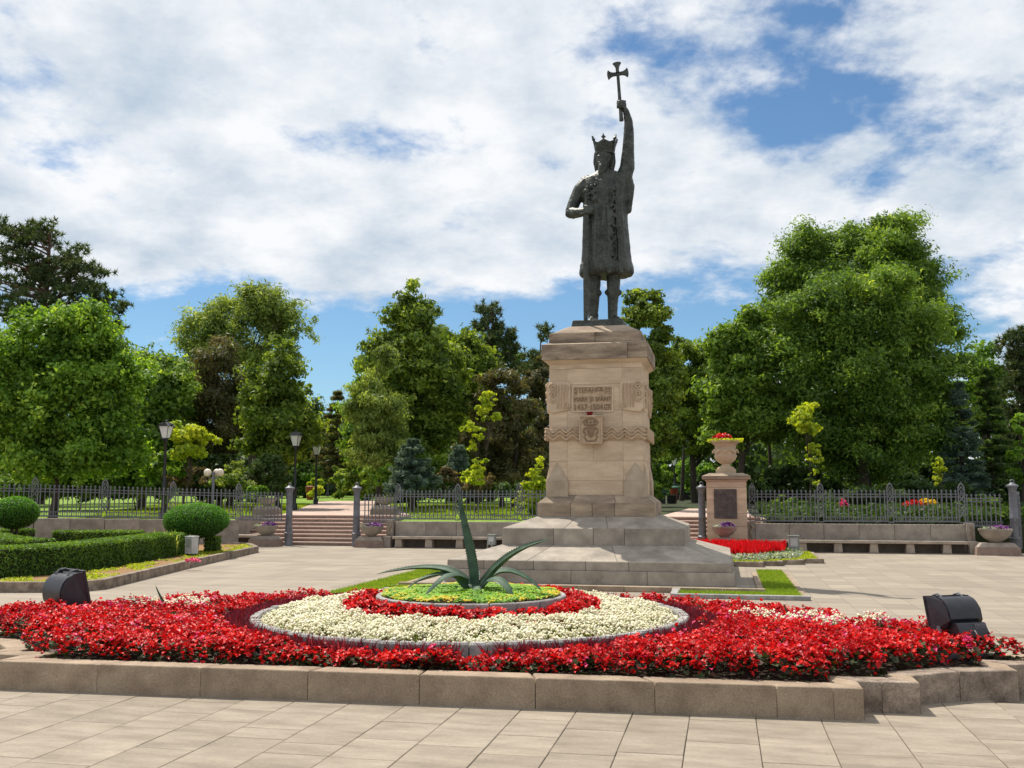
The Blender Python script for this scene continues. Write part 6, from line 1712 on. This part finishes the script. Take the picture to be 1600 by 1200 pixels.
tree('linden_tree', 'tallest linden with narrow top above the middle of the railing', BT, 642, 48,
     [(647, 478, 28, 40), (640, 490, 38, 26), (668, 495, 24, 26), (630, 530, 44, 32), (665, 545, 44, 34), (610, 505, 18, 14), (600, 560, 34, 30), (640, 590, 70, 40), (690, 590, 40, 44), (645, 640, 60, 44), (700, 650, 30, 40), (650, 690, 50, 30)], 64000, .23, 'lf_linden', ncl=85, clr=.62, trunk_r=.2, hollow=.2)
tree('birch_tree', 'pale green weeping birch left of the tallest linden', BT, 590, 44,
     [(575, 600, 26, 34), (595, 640, 40, 40), (565, 660, 26, 50), (610, 690, 36, 44), (575, 710, 32, 34), (600, 560, 24, 24)], 44000, .17, 'lf_willow', ncl=90, clr=.55, aspect=.35, trunk_r=.11, hollow=.15, droop=.45)
tree('broadleaf_tree', 'small rounded grey green tree top left of the tallest linden', BT, 562, 68,
     [(568, 572, 20, 14), (575, 600, 30, 26), (560, 640, 30, 40), (556, 690, 26, 40)], 12000, .28, 'lf_mid', ncl=60, clr=.7)
tree('broadleaf_tree', 'bright round crowned tree between the tallest linden and the small pine', BT, 715, 56,
     [(710, 545, 40, 32), (690, 530, 30, 24), (735, 570, 40, 36), (705, 600, 50, 44), (740, 620, 40, 44), (700, 660, 46, 44), (725, 535, 24, 20)], 40000, .24, 'lf_linden', ncl=70, clr=.75, hollow=.25)
pine('small pine with open crown left of the pedestal', 770, 64, 474,
     [(768, 490, 18, 14), (765, 512, 28, 12), (785, 522, 22, 10), (772, 536, 34, 12), (795, 542, 20, 9), (765, 560, 34, 12), (790, 575, 26, 12), (750, 545, 14, 10)], .22, 620, .38)
tree('bare_tipped_tree', 'thin leaved tree tips right of the small pine', BT, 800, 66,
     [(806, 556, 18, 14), (790, 560, 20, 16), (812, 575, 14, 10)], 2600, .22, 'lf_mid', ncl=60, clr=.5)
for px_, D_, bl_, lb_ in ((795, 47, [(790, 600, 34, 28), (770, 640, 34, 40), (810, 640, 34, 44), (790, 690, 44, 40), (760, 700, 26, 34), (800, 735, 50, 22)], 'broad brown green thuja behind the two lime saplings'),
                          (842, 52, [(845, 600, 26, 34), (850, 650, 24, 44), (838, 700, 30, 44), (850, 560, 16, 16)], 'dark thuja directly left of the pedestal'),
                          (740, 52, [(745, 660, 26, 34), (738, 700, 26, 34)], 'narrow brown thuja left of the lime saplings')):
    tree('thuja_tree', lb_, 'conifer', px_, D_, bl_, int(420 * len(bl_) * 14), .23, 'lf_thuja', ncl=85, clr=.5, aspect=.3, trunk_r=.12, hollow=.3, droop=.35, trunks=2)
conifer('spruce_tree', 'small blue green spruce in front of the tallest linden', 645, 40.5, 684, 764, 46, 'lf_spruce', layers=12, nleaf=17000, size=.17, taper=.75, trunk_r=.07, droopf=.12)
conifer('spruce_tree', 'narrow dark spruce right of the small blue green spruce', 717, 43, 690, 772, 20, 'lf_spruce', layers=12, nleaf=9000, size=.18, taper=.6, trunk_r=.06)
pine('dark pine tip showing left of the pedestal cornice', 846, 62, 512, [(855, 520, 10, 8), (842, 560, 20, 12), (838, 580, 26, 14), (855, 575, 16, 14)], .18, 260, .34)
# lime saplings
def sapling(label, px, D, blobs, n=1800, size=.16, mat='lf_yellow'):
    return tree('sapling', label, 'young tree', px, D, [(a, b, c * 1.15, d * 1.2) for a, b, c, d in blobs], int(n * 1.8), size, mat, ncl=420, clr=.34, trunk_r=.018, trunk_to=.95)
sapling('taller lime green sapling before the brown thujas', 762, 39.0, [(764, 622, 13, 9), (760, 638, 15, 9), (770, 650, 12, 8), (752, 655, 8, 6)], 700)
sapling('lower lime green sapling left of the taller one', 744, 38.0, [(738, 668, 15, 7), (745, 684, 9, 7), (742, 700, 9, 7), (748, 722, 11, 8), (742, 745, 16, 12)], 1300)
sapling('yellow green sapling with stacked leaf clumps in front of the huge right tree', 1262, 36.5, [(1262, 636, 17, 8), (1255, 652, 20, 9), (1262, 668, 20, 9), (1270, 700, 13, 7), (1272, 715, 13, 7), (1272, 738, 8, 6), (1272, 755, 6, 6)], 1300)
sapling('thin yellow green shoots behind the right railing', 1468, 37, [(1466, 722, 9, 6), (1470, 736, 10, 6), (1462, 750, 7, 7)], 420)
sapling('golden shrub shoots just left of the pedestal foot', 836, 37, [(842, 720, 8, 10), (838, 742, 12, 10), (834, 762, 18, 12), (828, 785, 20, 16), (848, 775, 12, 14)], 2600)
# shrubs
def shrub(label, px, D, blobs, n, size, mat, group='shrubs beyond the railing'):
    return tree('shrub', label, 'shrub', px, D, blobs, n, size, mat, group=group, ncl=110, clr=.38, trunk_r=.03, trunk_to=.6, hollow=.3)
shrub('white flowering rounded shrub behind the railing left of the steps', 412, 44, [(412, 735, 34, 22), (395, 750, 24, 16), (430, 752, 24, 18)], 9000, .15, 'lf_white')
shrub('yellow green shrub between the globe lamp and the white flowering shrub', 365, 43, [(362, 735, 22, 14), (370, 755, 30, 14), (340, 750, 22, 14)], 6000, .15, 'lf_willow')
shrub('copper tinged shrub left of the globe lamp', 300, 43, [(290, 742, 26, 16), (315, 752, 22, 14), (270, 755, 20, 12)], 6000, .15, 'lf_pink')
shrub('green shrub behind the railing under the white flowering one', 398, 41, [(398, 765, 16, 12), (388, 778, 14, 8)], 2600, .14, 'lf_bright')
shrub('pale bush standing at the head of the park path', 535, 66, [(530, 745, 18, 18), (538, 765, 22, 14), (548, 740, 10, 10)], 6000, .20, 'lf_willow')
shrub('lime bush behind the left post of the steps', 478, 70, [(470, 735, 20, 14), (480, 752, 24, 16), (460, 757, 16, 14)], 7000, .19, 'lf_bright')
shrub('yellowish bush beside the litter bin at the path', 500, 60, [(497, 765, 16, 12), (488, 752, 12, 8)], 3000, .18, 'lf_yellow')
shrub('bright yellow green bush left of the blue green spruce', 598, 42, [(600, 745, 18, 20), (585, 755, 12, 14), (610, 765, 12, 10)], 5000, .15, 'lf_bright')
shrub('rosy tinged loose shrub right of the blue green spruce', 695, 42, [(695, 742, 20, 16), (708, 752, 14, 12), (680, 750, 12, 12)], 4200, .13, 'lf_pink')
shrub('pale blossoming shrub below the lime saplings', 745, 41, [(742, 755, 26, 16), (762, 750, 14, 16), (728, 745, 12, 12)], 5200, .13, 'lf_pink')
shrub('dark low shrub along the railing before the brown thujas', 800, 41.5, [(790, 765, 30, 10), (820, 760, 20, 14)], 4600, .15, 'lf_dark')
shrub('green undergrowth left of the maple like tree trunk', 60, 44, [(40, 745, 44, 18), (90, 750, 30, 14)], 6000, .18, 'lf_mid')
shrub('green undergrowth right of the maple like tree trunk', 170, 44, [(150, 745, 34, 16), (200, 740, 34, 20), (235, 752, 24, 12)], 7000, .18, 'lf_mid')
# right group
tree('linden_tree', 'linden showing directly behind the statue and pedestal on the right', BT, 1012, 42,
     [(1003, 474, 28, 38), (1012, 495, 36, 26), (985, 500, 26, 22), (1030, 530, 26, 24), (1015, 560, 40, 36), (1030, 610, 40, 40), (1020, 670, 36, 44), (1000, 600, 30, 60)], 42000, .20, 'lf_linden', ncl=85, clr=.5, trunk_r=.15, hollow=.2)
tree('broadleaf_tree', 'bushy tree filling the gap between the linden and the maple above the right path', BT, 1082, 54,
     [(1075, 545, 26, 22), (1100, 555, 26, 22), (1060, 590, 34, 34), (1110, 600, 40, 38), (1080, 650, 44, 40), (1055, 690, 24, 30), (1110, 690, 30, 30)], 38000, .24, 'lf_linden', ncl=75, clr=.7, hollow=.25)
tree('maple_tree', 'dark leaved tree above the stone urn', BT, 1155, 46,
     [(1150, 530, 40, 26), (1180, 510, 34, 24), (1130, 560, 34, 28), (1170, 570, 50, 36), (1150, 620, 56, 40), (1190, 650, 50, 40), (1140, 670, 40, 30), (1170, 500, 24, 18)], 46000, .23, 'lf_mid', ncl=80, clr=.62, trunk_r=.2, hollow=.25)
tree('elm_tree', 'rear crown of the two huge trees on the right, rising highest', BT, 1340, 56,
     [(1370, 375, 60, 36), (1260, 395, 50, 36), (1310, 420, 80, 48), (1420, 410, 46, 44), (1230, 450, 44, 50), (1440, 470, 44, 50), (1340, 480, 110, 60), (1400, 360, 40, 20), (1215, 500, 34, 50), (1478, 505, 26, 44), (1470, 440, 22, 20)], 110000, .22, 'lf_mid', ncl=60, clr=.95, trunk_r=.42, hollow=.35, aspect=.45)
tree('elm_tree', 'front crown of the two huge trees on the right, hanging down over the railing', BT, 1345, 45,
     [(1310, 465, 60, 42), (1390, 460, 56, 40), (1260, 510, 56, 50), (1430, 510, 54, 50), (1345, 520, 80, 60), (1230, 580, 50, 56), (1460, 590, 52, 56), (1340, 610, 100, 66), (1260, 660, 66, 50), (1430, 670, 66, 52), (1345, 700, 90, 46), (1200, 640, 34, 40), (1215, 540, 34, 36), (1480, 640, 34, 40), (1405, 545, 40, 36), (1330, 560, 60, 50)], 195000, .175, 'lf_mid', ncl=60, clr=.75, trunk_r=.4, hollow=.35, aspect=.5)
tree('broadleaf_tree', 'bright green tree top right of the huge trees', BT, 1540, 62,
     [(1535, 565, 30, 22), (1560, 590, 30, 34), (1520, 600, 26, 34), (1545, 640, 36, 34)], 18000, .26, 'lf_bright', ncl=60, clr=.8)
conifer('spruce_tree', 'silvery spruce right of the huge trees', 1502, 44, 592, 790, 44, 'lf_spruce', layers=20, nleaf=26000, size=.20, taper=.8)
conifer('spruce_tree', 'darkest tall spruce behind the right iron post', 1546, 47, 568, 790, 44, 'lf_dark', layers=20, nleaf=26000, size=.22, taper=.75)
pine('pine cut by the right edge of the picture', 1602, 56, 512, [(1590, 530, 22, 16), (1600, 560, 30, 20), (1585, 590, 26, 20), (1605, 630, 34, 26), (1590, 670, 26, 26)], .3, 1000, .36)
tree('young_tree', 'bright green low tree at the right edge behind the gate leaf', BT, 1600, 42,
     [(1600, 668, 18, 22), (1592, 700, 20, 24), (1602, 735, 24, 24)], 8000, .20, 'lf_bright', ncl=60, clr=.45)
shrub('sunlit green bush behind the pedestal on the right path', 1030, 62, [(1030, 745, 18, 18), (1040, 765, 14, 14)], 4000, .2, 'lf_bright')
shrub('sunlit bushes deep behind the dark trunks', 1095, 78, [(1085, 735, 24, 22), (1120, 745, 30, 20), (1070, 760, 20, 14)], 8000, .26, 'lf_bright')
shrub('rounded dark green bush behind the railing next to the pillar', 1235, 40, [(1235, 790, 20, 14), (1215, 785, 14, 12)], 3600, .14, 'lf_mid')
shrub('low bush behind the railing left of the gate post', 1540, 39, [(1540, 785, 26, 14), (1510, 790, 18, 10)], 4000, .14, 'lf_mid')
shrub('broad dark undergrowth behind the right railing', 1400, 41, [(1360, 775, 44, 14), (1430, 770, 44, 18), (1300, 780, 34, 12), (1480, 770, 30, 18)], 12000, .17, 'lf_dark')
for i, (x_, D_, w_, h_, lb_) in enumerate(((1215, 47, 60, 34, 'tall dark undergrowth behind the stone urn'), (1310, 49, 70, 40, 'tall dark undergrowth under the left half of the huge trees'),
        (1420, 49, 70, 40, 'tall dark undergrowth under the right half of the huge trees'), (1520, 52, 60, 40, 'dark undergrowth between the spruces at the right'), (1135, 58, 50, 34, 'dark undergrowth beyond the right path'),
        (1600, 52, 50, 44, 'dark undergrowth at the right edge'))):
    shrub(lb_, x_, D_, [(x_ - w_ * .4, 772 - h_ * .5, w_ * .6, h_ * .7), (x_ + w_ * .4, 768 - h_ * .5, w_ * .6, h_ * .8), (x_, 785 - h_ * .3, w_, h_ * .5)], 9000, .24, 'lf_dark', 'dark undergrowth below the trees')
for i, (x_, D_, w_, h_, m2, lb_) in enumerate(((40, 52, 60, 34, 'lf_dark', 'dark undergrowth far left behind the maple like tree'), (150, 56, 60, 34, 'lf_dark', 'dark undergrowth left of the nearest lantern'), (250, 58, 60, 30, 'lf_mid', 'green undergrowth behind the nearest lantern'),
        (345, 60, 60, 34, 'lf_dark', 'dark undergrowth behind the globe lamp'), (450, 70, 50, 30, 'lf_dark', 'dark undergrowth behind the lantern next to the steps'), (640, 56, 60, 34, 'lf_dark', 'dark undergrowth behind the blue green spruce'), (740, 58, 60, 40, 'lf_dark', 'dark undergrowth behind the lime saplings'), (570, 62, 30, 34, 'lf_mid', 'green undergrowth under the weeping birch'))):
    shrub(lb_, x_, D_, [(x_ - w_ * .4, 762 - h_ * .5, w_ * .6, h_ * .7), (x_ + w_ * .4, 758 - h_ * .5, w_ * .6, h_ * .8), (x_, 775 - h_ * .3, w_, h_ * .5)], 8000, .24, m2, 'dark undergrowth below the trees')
for x_, D_, w_, h_, m2, n2, lb_ in ((35, 43, 50, 40, 'lf_mid', 9000, 'leafy thicket under the left side of the maple like tree'), (130, 45, 55, 44, 'lf_linden', 10000, 'leafy thicket right behind the trunk of the maple like tree'),
        (215, 44, 44, 50, 'lf_mid', 9000, 'leafy thicket left of the nearest lantern, below the mid green tree'), (330, 47, 44, 46, 'lf_dark', 7000, 'shaded thicket behind the yellow green tree'),
        (425, 48, 24, 40, 'lf_linden', 5000, 'leafy thicket behind the lantern at the steps'), (640, 46, 70, 46, 'lf_mid', 11000, 'leafy thicket at the foot of the tallest linden'),
        (700, 49, 46, 50, 'lf_mid', 8000, 'leafy thicket between the tallest linden and the thujas'), (560, 52, 26, 40, 'lf_linden', 5000, 'leafy thicket at the left foot of the weeping birch'),
        (1015, 47, 34, 60, 'lf_mid', 8000, 'leafy thicket right behind the pedestal'), (1150, 50, 40, 50, 'lf_dark', 7000, 'dark thicket behind the stone urn')):
    shrub(lb_, x_, D_, [(x_ - w_ * .45, 765 - h_ * .8, w_ * .55, h_ * .8), (x_ + w_ * .45, 765 - h_ * .7, w_ * .55, h_ * .7), (x_, 775 - h_ * .4, w_, h_ * .5)], n2, .2, m2, 'leafy thickets between the trees')
# slim trunks seen in the shade right of the pedestal
for px_, D_, lb_ in ((1066, 58, 'slim dark trunk nearest the pedestal among the shaded trees'), (1082, 66, 'second slim trunk among the shaded trees right of the pedestal'), (1200, 50, 'slim trunk right of the stone urn in the shade')):
    tree('slim_tree', lb_, BT, px_, D_, [(px_, 650, 26, 26), (px_ + 6, 610, 22, 22)], 5000, .25, 'lf_dark', ncl=60, clr=.7, trunk_r=.13, trunk_to=.9)
# flowers behind the railing
c = gd(1425, 700, 36.5); z_ = tz(c.y)
flowers_on('orange_flowers', 'clump of orange red flowers seen through the right railing', 'flowers', (c.x, c.y, z_ + .22), .42, .3, .32, 220, M['begonia'], .05)
flowers_on('yellow_flowers', 'yellow flowers beside the orange red clump behind the right railing', 'flowers', (c.x + .45, c.y + .1, z_ + .28), .35, .3, .32, 160, M['yellowbl'], .05)
c = gd(1315, 700, 36.5)
flowers_on('pink_flowers', 'small clump of pink red flowers seen through the right railing', 'flowers', (c.x, c.y, tz(c.y) + .2), .16, .15, .4, 60, M['magenta'], .05)
# dark low leaves added to stand in for shade behind the right railing
n = 26000
P = np.column_stack([rng.uniform(1.4, 14, n), 33.7 + 11 * rng.uniform(0, 1, n) ** 1.4])
z_ = np.interp(P[:, 1], [a for a, _ in TPROF], [b for _, b in TPROF]) + (.06 + .34 * vnoise(P[:, 0], P[:, 1], 1.1, 88)) * rng.uniform(.2, 1, n)
P3 = np.column_stack([P, z_]); Nn = rng.normal(size=(n, 3)) * .8; Nn[:, 2] += .5
V, F = leaftris(P3, Nn, rng.uniform(.10, .22, n), .9)
tag(link('shade_leaves', npmesh('shade_leaves', V, F, M['lf_dark'], np.repeat(np.clip(rng.normal(.35, .25, n), 0, 1), 3))), 'dark low leaves added in place of the tree shade behind the right railing', 'ground cover', kind='stuff')
# grass of the lawn
P = polypts([(-24, 34.3), (-5.6, 34.3), (-5.6, 50), (-30, 50)], 110)
ok = ~((P[:, 0] > -17.2) & (P[:, 0] < -11.0) & (P[:, 1] < 36.2)); P = P[ok]; n = len(P)
z_ = np.array([tz(y) for y in P[:, 1]]); b = np.column_stack([P, z_]); hh = rng.uniform(.04, .10, n); d = rng.normal(size=(n, 2)) * .5
w_ = rng.normal(size=(n, 2)); w_ /= np.linalg.norm(w_, axis=1, keepdims=True); w3 = np.column_stack([w_ * .025, np.zeros(n)])
inpath = np.zeros(n, bool)
pp = [gt(*q_) for q_ in [(440, 804.5), (640, 804.5), (596, 779), (500, 779)]]; inpath = inpoly(P, [(p.x, p.y) for p in pp])
V = np.stack([b - w3, b + w3, b + np.column_stack([d * hh[:, None], hh])], 1)[~inpath].reshape(-1, 3)
tag(link('lawn_grass', npmesh('lawn_grass', V, np.arange(len(V)).reshape(-1, 3), M['blade'], np.repeat(rng.uniform(.2, 1, len(V) // 3), 3))), 'blades of the sunlit lawn behind the left railing', 'grass', kind='stuff')
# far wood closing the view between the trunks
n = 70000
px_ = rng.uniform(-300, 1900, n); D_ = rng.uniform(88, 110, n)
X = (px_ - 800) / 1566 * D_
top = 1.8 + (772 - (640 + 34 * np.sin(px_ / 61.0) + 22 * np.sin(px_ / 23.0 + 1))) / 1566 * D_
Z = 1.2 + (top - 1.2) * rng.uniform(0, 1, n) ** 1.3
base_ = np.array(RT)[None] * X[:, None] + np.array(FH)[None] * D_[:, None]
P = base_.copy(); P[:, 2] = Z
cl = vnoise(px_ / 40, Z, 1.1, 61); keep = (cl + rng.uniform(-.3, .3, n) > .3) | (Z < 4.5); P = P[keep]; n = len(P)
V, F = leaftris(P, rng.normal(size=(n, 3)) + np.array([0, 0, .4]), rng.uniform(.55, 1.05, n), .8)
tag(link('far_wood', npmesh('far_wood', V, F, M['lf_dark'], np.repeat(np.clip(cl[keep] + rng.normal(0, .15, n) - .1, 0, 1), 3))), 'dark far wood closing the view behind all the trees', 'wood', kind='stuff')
